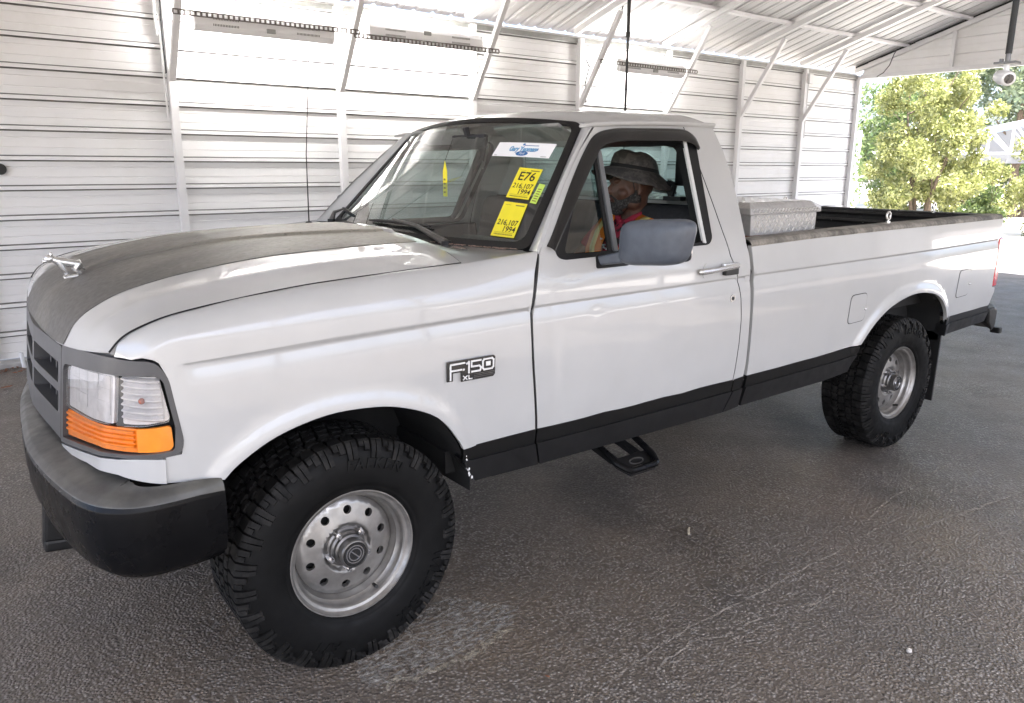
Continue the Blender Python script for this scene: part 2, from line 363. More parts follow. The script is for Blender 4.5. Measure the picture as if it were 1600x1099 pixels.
# ------------------------------------------------------------------ outline panels on a mapped surface
def pip(P, poly):
    x, y = P[:, 0], P[:, 1]; q = np.asarray(poly); n = len(q); ins = np.zeros(len(P), bool); j = n - 1
    for i in range(n):
        xi, yi, xj, yj = q[i, 0], q[i, 1], q[j, 0], q[j, 1]
        with np.errstate(divide='ignore', invalid='ignore'):
            c = ((yi > y) != (yj > y)) & (x < (xj - xi) * (y - yi) / (yj - yi) + xi)
        ins ^= c; j = i
    return ins
def resample(poly, step):
    o = []; n = len(poly)
    for i in range(n):
        a, b = np.array(poly[i], float), np.array(poly[(i + 1) % n], float); l = np.hypot(*(b - a)); k = max(1, int(math.ceil(l / step)))
        for t in range(k): o.append(tuple(a + (b - a) * t / k))
    return o
def seglen(P, poly):
    """distance of points P to closed polyline"""
    q = np.asarray(poly, float); d = np.full(len(P), 1e9)
    for i in range(len(q)):
        a = q[i]; b = q[(i + 1) % len(q)]; ab = b - a; t = np.clip(((P - a) @ ab) / max(ab @ ab, 1e-12), 0, 1)
        d = np.minimum(d, np.hypot(*(P - a - t[:, None] * ab).T))
    return d
def rounded(poly, r, seg=5):
    """round polygon corners; r scalar or list"""
    o = []; n = len(poly)
    for i in range(n):
        p, a, b = np.array(poly[i], float), np.array(poly[i - 1], float), np.array(poly[(i + 1) % n], float)
        ri = r[i] if hasattr(r, '__len__') else r
        if ri <= 0: o.append(tuple(p)); continue
        da, db = (a - p), (b - p); la, lb = np.hypot(*da), np.hypot(*db); k = min(ri, la * .48, lb * .48)
        s, e = p + da / la * k, p + db / lb * k
        for t in np.linspace(0, 1, seg + 1): o.append(tuple((1 - t) ** 2 * s + 2 * t * (1 - t) * p + t * t * e))
    return o
def panel(name, outline, fn, m, parent, holes=(), step=.035, thick=.014, extra=None, flip=False, solid=True, margin=.45, lines=()):
    """triangulated sheet: outline in (u,v), fn(u,v arrays)->(n,3); flip mirrors it to y -> -y"""
    loops = [resample(outline, step)] + [resample(h, step) for h in holes]
    V = []; E = []
    for lp in loops:
        b = len(V); V += lp; E += [(b + i, b + (i + 1) % len(lp)) for i in range(len(lp))]
    A = np.array(V); lo, hi = A.min(0), A.max(0)
    gx = np.arange(lo[0] + step / 2, hi[0], step); gy = np.arange(lo[1] + step / 2, hi[1], step)
    P = np.stack(np.meshgrid(gx, gy), -1).reshape(-1, 2)
    if len(lines):
        LP = np.vstack(lines); keep = np.ones(len(P), bool)
        for i in range(0, len(P), 400):
            dd = np.abs(P[i:i + 400, None, :] - LP[None]); keep[i:i + 400] = ~((dd[..., 0] < step * .8) & (dd[..., 1] < step * .45)).any(1)
        P = P[keep]
        for ln in lines:
            ln = np.asarray(ln, float); ok = pip(ln, loops[0])
            for h in loops[1:]: ok &= ~pip(ln, h)
            ok &= np.minimum.reduce([seglen(ln, lp) for lp in loops]) > .004; prev = None
            for q, k in zip(ln, ok):
                if k:
                    V.append(tuple(q))
                    if prev is not None: E.append((prev, len(V) - 1))
                    prev = len(V) - 1
                else: prev = None
    if extra is not None: P = np.vstack([P, np.asarray(extra, float)])
    ok = pip(P, loops[0])
    for h in loops[1:]: ok &= ~pip(P, h)
    P = P[ok]
    if len(P):
        d = np.minimum.reduce([seglen(P, lp) for lp in loops]); P = P[d > step * margin * .6]
    if extra is not None and len(P):
        # thin out points too close to the extra ones
        key = np.round(P / 1e-4).astype(np.int64); _, ix = np.unique(key, axis=0, return_index=True); P = P[ix]
    nb = len(V); allp = [Vector(p) for p in V] + [Vector(p) for p in P]
    vo, _, fo, _, _, _ = delaunay_2d_cdt(allp, E, [], 0, 1e-7)
    U = np.array([(p.x, p.y) for p in vo]); T = np.array([f for f in fo if len(f) == 3])
    cen = U[T].mean(1); ok = pip(cen, loops[0])
    for h in loops[1:]: ok &= ~pip(cen, h)
    T = T[ok]
    X = fn(U[:, 0], U[:, 1]); e = 1e-3
    du = fn(U[:, 0] + e, U[:, 1]) - fn(U[:, 0] - e, U[:, 1]); dv = fn(U[:, 0], U[:, 1] + e) - fn(U[:, 0], U[:, 1] - e)
    Nn = np.cross(du, dv); Nn /= np.maximum(np.linalg.norm(Nn, axis=1), 1e-12)[:, None]
    # triangles counter clockwise in (u,v) -> normal du x dv
    a, b, c = U[T[:, 0]], U[T[:, 1]], U[T[:, 2]]
    cr = (b[:, 0] - a[:, 0]) * (c[:, 1] - a[:, 1]) - (b[:, 1] - a[:, 1]) * (c[:, 0] - a[:, 0])
    T = np.where((cr < 0)[:, None], T[:, ::-1], T)
    verts = [X]; norms = [Nn]; faces = T.tolist(); off = len(X)
    if solid and thick:
        # boundary edges
        cnt = {}
        for t in T:
            for i in range(3): cnt[(int(t[i]), int(t[(i + 1) % 3]))] = 1
        bd = [(i, j) for (i, j) in cnt if (j, i) not in cnt]
        for i, j in bd:
            p, q = X[i], X[j]; p2, q2 = p - Nn[i] * thick, q - Nn[j] * thick
            n = np.cross(p - q, p2 - p); n /= max(np.linalg.norm(n), 1e-12)
            verts.append(np.array([q, p, p2, q2])); norms.append(np.array([n] * 4)); faces.append([off, off + 1, off + 2, off + 3]); off += 4
    Vv = np.vstack(verts); NN = np.vstack(norms)
    if flip:
        Vv = Vv * [1, -1, 1]; NN = NN * [1, -1, 1]; faces = [f[::-1] for f in faces]
    return mk(name, Vv, faces, M[m] if isinstance(m, str) else m, parent, True, NN)
def loft(name, fn, us, vs, m, parent, flip=False, thick=0.):
    """grid surface fn(u,v)->(n,3) with analytic normals du x dv"""
    Ug, Vg = np.meshgrid(us, vs, indexing='ij'); u, v = Ug.ravel(), Vg.ravel(); X = fn(u, v); e = 1e-3 * max(1e-3, abs(us[-1] - us[0])); e2 = 1e-3 * max(1e-3, abs(vs[-1] - vs[0]))
    Nn = np.cross(fn(u + e, v) - fn(u - e, v), fn(u, v + e2) - fn(u, v - e2)); Nn /= np.maximum(np.linalg.norm(Nn, axis=1), 1e-12)[:, None]
    n, k = len(us), len(vs); F = [(i * k + j, (i + 1) * k + j, (i + 1) * k + j + 1, i * k + j + 1) for i in range(n - 1) for j in range(k - 1)]
    if thick:
        off = len(X); bl = [i * k for i in range(n)] + [(n - 1) * k + j for j in range(1, k)] + [i * k + k - 1 for i in range(n - 2, -1, -1)] + [j for j in range(k - 2, 0, -1)]
        vs2, ns2 = [X], [Nn]
        for a, b in zip(bl, bl[1:] + bl[:1]):
            p, q = X[a], X[b]; p2, q2 = p - Nn[a] * thick, q - Nn[b] * thick; nn = np.cross(q - p, p2 - p); l = np.linalg.norm(nn); nn = nn / max(l, 1e-12)
            vs2.append(np.array([p, p2, q2, q])); ns2.append(np.array([-nn] * 4)); F.append((off, off + 1, off + 2, off + 3)); off += 4
        X = np.vstack(vs2); Nn = np.vstack(ns2)
    if flip: X = X * [1, -1, 1]; Nn = Nn * [1, -1, 1]; F = [f[::-1] for f in F]
    return mk(name, X, F, M[m] if isinstance(m, str) else m, parent, True, Nn)
def text_mesh(body, size, res=3, bold=0., extrude=0., shear=0., spacing=1.0):
    cu = bpy.data.curves.new('t', 'FONT'); cu.body = body; cu.size = size; cu.align_x = 'CENTER'; cu.align_y = 'CENTER'; cu.resolution_u = res
    cu.offset = bold; cu.extrude = extrude; cu.shear = shear; cu.space_character = spacing
    o = bpy.data.objects.new('t', cu); COL.objects.link(o); bpy.context.view_layer.update()
    dg = bpy.context.evaluated_depsgraph_get(); me = bpy.data.meshes.new_from_object(o.evaluated_get(dg))
    v = [p.co.copy() for p in me.vertices]; f = [tuple(q.vertices) for q in me.polygons]
    bpy.data.objects.remove(o); bpy.data.meshes.remove(me); bpy.data.curves.remove(cu); return v, f
def place_text(name, body, size, fn, m, parent, **k):
    v, f = text_mesh(body, size, **k)
    return mk(name, [fn(p.x, p.y, p.z) for p in v], f, M[m], parent)

# ================================================================== THE SETTING
def sheet(name, x0, x1, y0, y1, z, m, nx=1, ny=1):
    v = [(x0 + (x1 - x0) * i / nx, y0 + (y1 - y0) * j / ny, z) for i in range(nx + 1) for j in range(ny + 1)]
    f = [(i * (ny + 1) + j, (i + 1) * (ny + 1) + j, (i + 1) * (ny + 1) + j + 1, i * (ny + 1) + j + 1) for i in range(nx) for j in range(ny)]
    return tag(mk(name, v, f, M[m]), kind='structure')
sheet('ground', -300, 300, -300, 300, 0, 'asphalt', 30, 30)
sheet('pavement', 12.15, 60, -30, 40, .006, 'pave')
sheet('pavement', -60, -9, -30, 40, .006, 'pave')
g = G(); g.box((3.9, 4.16, .02), (15.6, .22, .05), bev=.012); tag(g.obj('kerb', 'kerb'), kind='structure')

def ribbon(name, pts, w, m, z, jit=.5, n=14, label=None):
    """thin irregular strip lying on the asphalt"""
    P = []; pts = [Vector((*p, 0)) for p in pts]
    for a, b in zip(pts, pts[1:]):
        for k in range(n):
            P.append(a.lerp(b, k / n))
    P.append(pts[-1]); v = []; r = random.Random(len(P))
    off = 0.
    for i, p in enumerate(P):
        t = (P[min(i + 1, len(P) - 1)] - P[max(i - 1, 0)]).normalized(); q = Vector((-t.y, t.x, 0)); off = off * .7 + r.uniform(-1, 1) * w * .5
        ww = w * (1 + jit * r.uniform(-1, 1)) * min(1, .25 + min(i, len(P) - 1 - i) / 6)
        v += [p + q * (off + ww / 2) + Vector((0, 0, z)), p + q * (off - ww / 2) + Vector((0, 0, z))]
    f = [(2 * i, 2 * i + 1, 2 * i + 3, 2 * i + 2) for i in range(len(P) - 1)]
    return tag(mk(name, v, f, M[m]), kind='structure')
ribbon('pavement_crack', [(.50, -1.53), (.9, -1.488), (1.114, -1.478), (1.37, -1.482), (1.612, -1.485), (1.888, -1.483), (2.266, -1.471), (2.6, -1.48)], .0085, 'sand', .004)
ribbon('pavement_crack', [(.704, -1.60), (.764, -1.561), (.939, -1.539), (1.065, -1.587), (1.236, -1.594), (1.356, -1.616), (1.486, -1.65), (1.604, -1.655), (1.684, -1.628)], .0085, 'sand', .004)
ribbon('pavement_crack', [(.76, -1.62), (.80, -1.585), (.86, -1.60)], .008, 'sand', .008)
ribbon('pavement_crack', [(2.30, -1.561), (2.725, -1.623), (3.252, -1.695), (4.2, -1.78)], .016, 'sand', .004)
ribbon('pavement_crack', [(2.2, -1.42), (2.586, -1.346), (3.2, -1.30), (4.206, -1.341)], .008, 'sand', .004)
# worn paint mark beside the front wheel
def blotch(name, poly, m, z): return tag(mk(name, [(x, y, z) for x, y in poly], [tuple(range(len(poly)))], M[m]), kind='structure')
blotch('worn_paint_mark', [(-.06, -1.10), (.10, -1.14), (.30, -1.13), (.52, -1.09), (.60, -1.02), (.50, -.90), (.42, -.80), (.15, -.86), (-.02, -.90)], 'wornwhite', .004)
ribbon('worn_paint_line', [(-.02, -1.135), (.10, -1.150), (.263, -1.148), (.40, -1.132), (.515, -1.105)], .026, 'wornyellow', .008, .35)

# ------------------------------------------------------------------ carport
YAW = .0068
cp = empty('carport', 'white corrugated metal carport with braced posts over the pickup', 'carport', (0, 0, 0), YAW)
PX0, PS, D0, WY = .9046, 1.524, 4.13, 4.18
POST = [PX0 + PS * n for n in range(-4, 8)]
NEARY = -4.9; RY = (D0 + NEARY) / 2 + .05; SL = .31; EZ = 3.03; EY = 4.28
def rz(y): return EZ + SL * (EY - y) if y >= RY else EZ + SL * (EY - (2 * RY - y))
RIB0, RS = 2.292, .2263
X0, X1 = POST[0] - .2, POST[-1] + .04
def wall_profile(z0, z1):
    p = [(z0, 0.)]
    k0 = int(math.floor((RIB0 - z1) / RS)) - 1; k1 = int(math.ceil((RIB0 - z0) / RS)) + 1
    ev = []
    for k in range(k1, k0, -1):
        c = RIB0 - RS * k
        ev += [(c - .030, 0), (c - .0295, -.024), (c - .0195, -.024), (c - .0185, .020), (c + .009, .020), (c + .014, -.012), (c + .0185, -.012), (c + .019, 0)]
        for q in (.33, .67): ev += [(c + RS * q - .005, 0), (c + RS * q - .003, -.0045), (c + RS * q + .003, -.0045), (c + RS * q + .005, 0)]
    ev.sort(); p += [e for e in ev if z0 < e[0] < z1]; p.append((z1, 0.)); return p
def sheet_x(name, prof, x0, x1, parent, m, y=0.):
    v = []; f = []
    for i, (z, d) in enumerate(prof): v += [(x0, y - d, z), (x1, y - d, z)]
    f = [(2 * i, 2 * i + 1, 2 * i + 3, 2 * i + 2) for i in range(len(prof) - 1)]
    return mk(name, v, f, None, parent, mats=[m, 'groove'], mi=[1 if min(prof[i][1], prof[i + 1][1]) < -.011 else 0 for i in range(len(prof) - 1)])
rows = [(.05, RIB0 - 5.5 * RS), (RIB0 - 5.5 * RS, RIB0 - 1.5 * RS), (RIB0 - 1.5 * RS, RIB0 + 2.5 * RS), (RIB0 + 2.5 * RS, 3.04)]
cols = [X0, -.95, 2.95, 6.1, 9.15, X1]
for r, (za, zb) in enumerate(rows):
    pr = wall_profile(za, zb)
    for c in range(len(cols) - 1):
        o = sheet_x('wall_panel', pr, cols[c], cols[c + 1] + .03, cp, 'wallsheet', 0)
        o.location = (0, WY + .002 * (c % 2) + .002 * (r % 2), 0)
        if c < 3: continue          # near wall panels left out of these bays to let more daylight in
        q = o.copy(); COL.objects.link(q); q.parent = cp; q.location = (cols[c] + cols[c + 1] + .03, NEARY - .05 - .002 * (c % 2) - .002 * (r % 2), 0); q.rotation_euler = (0, 0, math.pi)
# posts, braces, rafters
pm = G(); pm.box((0, 0, 1.52), (.064, .064, 2.96), bev=.004); post0 = pm.obj('post', 'steel', cp); post0.location = (POST[0], D0, 0)
br = G(); br.beam((0, 4.14, 2.22), (0, 3.49, 3.215), .052, .052, up=(1, 0, 0), bev=.004); br0 = br.obj('brace', 'steel', cp); br0.location = (POST[0] + .002, 0, 0)
bw = G(); bw.box((0, 0, 0), (.075, .012, .14), bev=.002); 
rfm = G(); rfm.beam((0, EY - .06, rz(EY - .06) + .034), (0, RY, rz(RY) + .034), .06, .066, up=(0, 0, 1), bev=.004); rf0 = rfm.obj('rafter', 'steel', cp); rf0.location = (POST[0], 0, 0)
for i, x in enumerate(POST):
    if i: 
        for o in (post0, br0, rf0) if i < len(POST) - 1 else (post0, rf0):
            c = o.copy(); COL.objects.link(c); c.location = (x + (.002 if o is br0 else 0), D0 if o is post0 else 0, 0)
    for o, loc in ((post0, (x, NEARY, 0)), *(((br0, (x + .002, 2 * RY, 0)),) if i < len(POST) - 1 else ()), (rf0, (x, 2 * RY, 0))):
        c = o.copy(); COL.objects.link(c)
        if o is post0: c.location = loc
        else: c.location = loc; c.rotation_euler = (0, 0, math.pi); c.location.x = x
# last post at the open end has a cover trim
# eave rails
for y in (D0, NEARY):
    g = G(); g.box(((X0 + X1) / 2, y + (.03 if y > 0 else -.03), 2.985), (X1 - X0, .03, .05)); g.obj('eave_rail', 'galv', cp)
# purlins
y = 3.40
while y > RY + .2:
    for s in (0, 1):
        yy = y if s == 0 else 2 * RY - y
        g = G()
        for i in range(len(POST) - 1):
            sag = .012 * math.sin(i * 2.3)
            g.beam((POST[i] - .02, yy, rz(yy) + .088), ((POST[i] + POST[i + 1]) / 2, yy, rz(yy) + .088 - abs(sag)), .085, .034); g.beam(((POST[i] + POST[i + 1]) / 2, yy, rz(yy) + .088 - abs(sag)), (POST[i + 1] - .02, yy, rz(yy) + .088), .085, .034)
        g.obj('purlin', 'steel', cp)
    y -= .88
# roof panels, ribs up the slope
RW = .9144; n_roof = int(math.ceil((X1 + .35 - X0) / RW)); Lr = math.hypot(EY + .12 - RY, SL * (EY + .12 - RY)); ang = math.atan(SL)
pr = []
for k in range(4):
    b = k * .2286
    pr += [(b + .0, 0), (b + .082, 0), (b + .094, .022), (b + .128, .022), (b + .140, 0)]
    pr += [(b + .178, 0), (b + .183, .004), (b + .193, .004), (b + .198, 0)]
pr.append((RW + .01, 0))
v = []
for x, h in pr: v += [(x, 0, h), (x, -Lr, h)]
f = [(2 * i, 2 * i + 1, 2 * i + 3, 2 * i + 2) for i in range(len(pr) - 1)]
roof0 = None
for i in range(n_roof):
    for s in (0, 1):
        if roof0 is None: roof0 = o = mk('roof_panel', v, f, M['roofsheet'], cp)
        else: o = roof0.copy(); COL.objects.link(o)
        zz = EZ - SL * .12 + .112 + (.0015 if i % 2 else 0)
        if s == 0: o.location = (X0 + i * RW, EY + .12, zz); o.rotation_euler = (-ang, 0, 0)
        else: o.location = (X0 + (i + 1) * RW, 2 * RY - EY - .12, zz); o.rotation_euler = (-ang, 0, math.pi)
g = G(); g.beam((X0, RY, rz(RY) + .150), (X1 + .3, RY, rz(RY) + .150), .30, .02); g.obj('ridge_cap', 'steel', cp)
# gable over the open rear end
gx = POST[-1]
g = G(); g.box((gx, (D0 + NEARY) / 2, 2.985), (.064, D0 - NEARY - .07, .066), bev=.004); g.obj('gable_beam', 'steel', cp)
for k in range(7):
    yy = 2.71 - k * 1.22
    if yy < NEARY + .4: break
    g = G(); g.box((gx - .004, yy, (3.018 + rz(yy)) / 2), (.05, .05, rz(yy) - 3.018), bev=.003); g.obj('gable_stud', 'steel', cp)
zs = [2.96] + [3.19 + .2263 * k for k in range(7)]
for a, b in zip(zs, zs[1:]):
    if b > rz(RY) - .02: b = rz(RY) - .02
    if b <= a: break
    ya = min(D0, EY - (a - EZ - .09) / SL); yb = min(D0, EY - (b - EZ - .09) / SL)
    L = lambda y: 2 * RY - y
    P = [(a, 0, 0), (a + .012, .02, .2), (b - .105, 0, .25), (b - .100, .004, .3), (b - .09, .004, .4), (b - .085, 0, .45), (b - .012, 0, .9), (b, .0, 1)]
    v = []
    for z, d, t in P:
        tt = (z - a) / (b - a); yy = ya + (yb - ya) * tt; v += [(gx + .04 - d, yy, z), (gx + .04 - d, L(yy), z)]
    mk('gable_panel', v, [(2 * i, 2 * i + 1, 2 * i + 3, 2 * i + 2) for i in range(len(P) - 1)], M['wallsheet'], cp)
# dark closure strip between gable rafter and roof
g = G(); g.beam((gx + .035, EY - .05, rz(EY - .05) + .085), (gx + .035, RY, rz(RY) + .085), .01, .055); g.obj('closure_strip', 'black', cp)
# slotted rails on the braces, with slots cut as gaps
def slotted(x0, x1, y, z):
    L = x1 - x0; n = int(L / .042); g = G()
    g.box(((x0 + x1) / 2, y, z + .017), (L, .003, .010)); g.box(((x0 + x1) / 2, y, z - .017), (L, .003, .010)); g.box(((x0 + x1) / 2, y + .018, z + .0225), (L, .036, .003))
    for k in range(n + 1):
        g.box((x0 + L * k / n, y, z), (.017, .003, .026))
    return g.obj('slotted_rail', 'railsteel', cp)
RAILY, RAILZ = 3.74, 2.715
slotted(POST[4] - .05, POST[5] + .02, RAILY - .012, RAILZ + .01)
slotted(POST[5] - .03, POST[6] + .05, RAILY - .012, RAILZ - .02)
slotted(POST[7] - .05, POST[8] + .08, RAILY - .012, RAILZ)
# conduits, cables, boxes
g = G(); g.tube([(.845, 4.12, 2.98), (.845, 4.12, 2.30), (.855, 4.14, 1.95)], .009); g.tube([(.80, 4.12, 3.0), (.815, 4.12, 2.85), (.82, 4.12, 2.6)], .012); g.obj('conduit', 'steel', cp, True)
g = G(); g.tube([(.925, 3.95, 2.82), (.90, 4.05, 2.9), (.862, 4.10, 2.86), (.858, 4.11, 2.6), (.862, 4.11, 2.3)], .006); g.obj('cable', 'cable', cp, True)
g = G(); g.tube([(POST[7] + .06, 4.10, 2.78), (POST[7] + .10, 4.08, 2.7), (POST[7] + .04, 4.08, 2.5), (POST[7] + .07, 4.09, 2.3)], .009); g.tube([(POST[7] + .04, 3.5, 3.27), (POST[7] + .06, 3.55, 3.2), (POST[7] + .0, 3.62, 3.06)], .007); g.obj('cable', 'cable', cp, True)
g = G(); g.tube([(POST[-1] - .3, 3.4, 3.32), (POST[-1] - .3, 3.44, 3.25), (POST[-1] - .25, 3.52, 3.1), (POST[-1] - .22, 3.62, 3.0), (POST[-1] - .22, 3.72, 2.95)], .007); g.obj('cable', 'cable', cp, True)
g = G(); g.box((POST[-2] + .06, 4.09, 2.86), (.10, .06, .14), bev=.006); g.obj('junction_box', 'steel', cp)
g = G(); g.tube([(POST[-2] + .05, 4.10, 2.8), (POST[-2] + .05, 4.10, 2.0)], .009); g.obj('conduit', 'steel', cp, True)
g = G(); g.tube([(-.392, WY - .03, 1.525), (-.392, WY + .02, 1.525)], .042, 24); g.obj('vent_hole', 'black', cp, True)
# outer cladding edge post
g = G(); g.box((gx + .03, D0 + .02, 1.5), (.09, .012, 2.9)); g.obj('corner_trim', 'steel', cp)

# fluorescent fixtures, housings towards the room and the tubes towards the wall
def strip_light(x0, x1, y, z, label, low):
    t = empty('strip_light', label, 'light fixture', ((x0 + x1) / 2, y, z), YAW, 'fluorescent fixtures on the slotted rails')
    L = x1 - x0; g = G()
    g.box((0, 0, 0), (L, .012, .070), bev=.003); g.beam((-L / 2, .025, .052), (L / 2, .025, .052), .06, .006, up=(0, -.7, .7)); g.beam((-L / 2, .025, -.052), (L / 2, .025, -.052), .06, .006, up=(0, .7, .7))
    g.box((-L / 2 + .003, .03, 0), (.006, .06, .13)); g.box((L / 2 - .003, .03, 0), (.006, .06, .13)); g.obj('housing', 'lamphouse', t)
    g = G()
    for sx in (-1, 1):
        for k in range(17):
            for zz in (.024, -.024): g.box((sx * (L * .21 + k * .0125) , -.0075, zz), (.005, .002, .017))
    g.obj('louvre_slots', 'slot', t)
    g = G(); g.box((.02 * low, -.012, -.03 * low), (.075, .014, .036), bev=.003); g.obj('ballast_cover', 'slotgrey', t)
    for zz in (.035, -.035):
        g = G(); g.tube([(-L / 2 + .03, .055, zz), (L / 2 - .03, .055, zz)], .013, 10); g.obj('tube', 'tube', t, True)
    return t
strip_light(1.00, 2.20, RAILY + .045, RAILZ - .028, 'lit white strip light nearest the front of the pickup', 1)
strip_light(2.54, 3.80, RAILY + .045, RAILZ + .045, 'lit white strip light mounted above its slotted rail', -1)
strip_light(5.72, 6.85, RAILY + .045, RAILZ - .01, 'lit strip light above the pickup roof, farthest along the wall', 1)

# hanging vehicle cameras
def cctv(x, y, ztop, ztip, rad, label, k=.42):
    t = empty('camera_pole', label, 'camera', (x, y, ztip), YAW, 'cameras hung on black poles from the roof')
    g = G(); g.tube([(0, 0, .17 * k), (0, 0, (ztop - ztip) * .45)], rad, 12); g.obj('lower_pole', 'black', t, True)
    g = G(); g.tube([(0, 0, (ztop - ztip) * .45), (0, 0, (ztop - ztip) * .45 + .04)], rad * 1.7, 12); g.tube([(0, 0, (ztop - ztip) * .45 + .03), (0, 0, ztop - ztip)], rad * 1.35, 12); g.obj('upper_pole', 'black', t, True)
    g = G(); g.tube([(0, 0, .11), (0, 0, .19)], rad * 1.9, 12); g.obj('coupling', 'hubgrey', t, True)
    g = G(); g.box((0, 0, .105), (.11, .15, .016), bev=.004); g.box((.02, .05, .125), (.03, .02, .03)); g.obj('mounting_plate', 'hubgrey', t)
    g = G(); g.tube([(0, 0, .10), (0, 0, .03)], .022, 12); g.obj('neck', 'cctvwhite', t, True)
    g = G(); dirv = Vector((-.62, -.68, -.22)).normalized()
    g.tube([-dirv * .10, -dirv * .095, -dirv * .03, dirv * .055, dirv * .06], [.02, .045, .056, .052, .046], 20); g.obj('camera_body', 'cctvwhite', t, True, 50)
    g = G(); g.tube([dirv * .055, dirv * .063, dirv * .0645], [.036, .034, .001], 20); g.obj('lens', 'cctvlens', t, True)
    for c in t.children:
        if 'pole' not in c.name:
            for q in c.data.vertices: q.co *= k
    return t
cctv(1.845, -1.90, 4.3, 1.85, .0095, 'black pole camera hanging in front of the trees')
cctv(3.975, 1.92, 3.75, 1.69, .0115, 'black pole camera hanging behind the pickup cab roof')

# ------------------------------------------------------------------ outside: trees, shrubs, far building
def leaves(n, centres, sx, m, name, parent, size=.09, seed=1):
    r = np.random.default_rng(seed); C_ = np.array(centres); w = C_[:, 3] ** 2; pick = r.choice(len(C_), n, p=w / w.sum())
    d = r.normal(size=(n, 3)); d /= np.linalg.norm(d, axis=1)[:, None]; rad = r.random(n) ** .45
    p = C_[pick, :3] + d * rad[:, None] * C_[pick, 3][:, None] * np.array([1, 1, .85])
    # leaf quads: long axis a, short axis b
    a = r.normal(size=(n, 3)); a[:, 2] -= .4; a /= np.linalg.norm(a, axis=1)[:, None]
    b = np.cross(a, r.normal(size=(n, 3))); b /= np.linalg.norm(b, axis=1)[:, None]
    s = size * (.6 + .8 * r.random(n))[:, None]; c = np.cross(a, b) * s * .12
    v = np.stack([p - a * s, p + b * s * .42 - c, p + a * s, p - b * s * .42 - c], 1).reshape(-1, 3)
    f = np.arange(4 * n).reshape(-1, 4)
    me = bpy.data.meshes.new(name); me.vertices.add(4 * n); me.vertices.foreach_set('co', v.ravel()); me.loops.add(4 * n); me.loops.foreach_set('vertex_index', f.ravel())
    me.polygons.add(n); me.polygons.foreach_set('loop_start', np.arange(0, 4 * n, 4)); me.polygons.foreach_set('loop_total', np.full(n, 4)); me.materials.append(M[m]); me.update(calc_edges=True)
    return link(name, me, parent)
def tree(name, label, cat, loc, stems, blobs, n, m, size, group=None, seed=1, trunk_r=.06):
    t = empty(name, label, cat, loc, 0, group); r = random.Random(seed); g = G()
    for sx, sy, h in stems:
        pts = [(sx * .25, sy * .25, -.05)]; k = 7
        for i in range(1, k): q = i / (k - 1); pts.append((sx * (.25 + q * 1.0) + r.uniform(-.06, .06), sy * (.25 + q * 1.0) + r.uniform(-.06, .06), h * q))
        g.tube(pts, [trunk_r * (1 - .75 * i / (k - 1)) for i in range(k)], 7)
        for j in range(5):
            b = pts[2 + j % (k - 2)]; e = (b[0] + r.uniform(-.7, .7), b[1] + r.uniform(-.7, .7), b[2] + r.uniform(.3, .9))
            g.tube([b, tuple((b[i] + e[i]) / 2 + r.uniform(-.05, .05) for i in range(3)), e], [trunk_r * .4, trunk_r * .25, trunk_r * .1], 5)
    g.obj('trunk', 'bark', t, True); leaves(n, blobs, 1, m, 'crown', t, size, seed); return t
def blobs(cx, cy, cz, rx, ry, rz_, n, r0, r1, seed):
    r = random.Random(seed); o = []
    while len(o) < n:
        x, y, z = r.uniform(-1, 1), r.uniform(-1, 1), r.uniform(-1, 1)
        if x * x + y * y + z * z < 1: o.append((cx + x * rx, cy + y * ry, cz + z * rz_, r.uniform(r0, r1)))
    return o
tree('broadleaf_tree', 'tall yellow green tree with several thin stems behind the carport post', 'tree', (18.6, 6.35, 0), [(-.3, .35, 2.8), (.2, -.1, 3.2), (.1, .5, 3.0), (-.2, -.5, 2.6)],
     blobs(0, .02, 2.3, 1.3, 1.45, 2.15, 95, .18, .38, 3), 30000, 'leaf_yellow', .048, None, 3, .055)
tree('shade_tree', 'grey green shade tree with a leaning trunk standing above the white truss', 'tree', (27.5, 7.6, 0), [(-.2, .2, 4.6), (.5, -.6, 5.4)],
     blobs(0, -.2, 4.75, 2.2, 3.0, 1.75, 40, .5, .95, 5), 18000, 'leaf_grey', .09, None, 5, .17)
tree('shrub', 'yellow green shrub at the right edge beyond the tailgate', 'shrub', (19.8, 4.05, 0), [(.1, .2, 1.8), (-.2, -.2, 2.0), (.2, -.4, 1.9)],
     blobs(0, -.2, 1.45, .8, .95, 1.45, 34, .26, .46, 7), 15000, 'leaf_yellow', .045, None, 7, .04)
tree('shrub', 'bright low shrub under the white roof truss', 'shrub', (22.5, 7.0, 0), [(.2, .2, 1.2), (-.2, -.3, 1.3)],
     blobs(0, -.2, .95, .7, 1.6, .85, 34, .26, .45, 9), 15000, 'leaf_yellow', .048, None, 9, .035)
tree('shrub', 'dark green shrub low beside the yellow green tree', 'shrub', (20.5, 5.75, 0), [(.1, .1, .8), (-.1, -.2, .9)],
     blobs(0, 0, .6, .45, .5, .45, 12, .2, .34, 11), 4500, 'leaf_green', .05, None, 11, .03)
tree('tree_beyond', 'dense green tree filling the gap behind the others', 'tree', (31, 11.5, 0), [(.2, .2, 4.0), (-.3, -.4, 4.2)],
     blobs(0, 0, 3.0, 2.5, 4.2, 2.9, 46, .6, 1.1, 13), 18000, 'leaf_green', .10, None, 13, .16)
# vine covered post by the corner of the carport
t = empty('vine_post', 'slim white post wrapped in vines beside the carport corner', 'post', (14.9, 6.02, 0))
g = G(); g.tube([(0, 0, 0), (0, 0, 2.30)], .05, 10); g.obj('pole', 'truss', t, True)
g = G()
for k in range(5):
    g = G(); g.tube([(0, 0, .5 + k * .42), (0, 0, .54 + k * .42)], .075, 10); g.obj('collar', 'truss', t, True)
leaves(420, [(.0, .05 * math.sin(k), .15 + k * .24, .17) for k in range(9)], 1, 'leaf_green', 'vine', t, .055, 21)
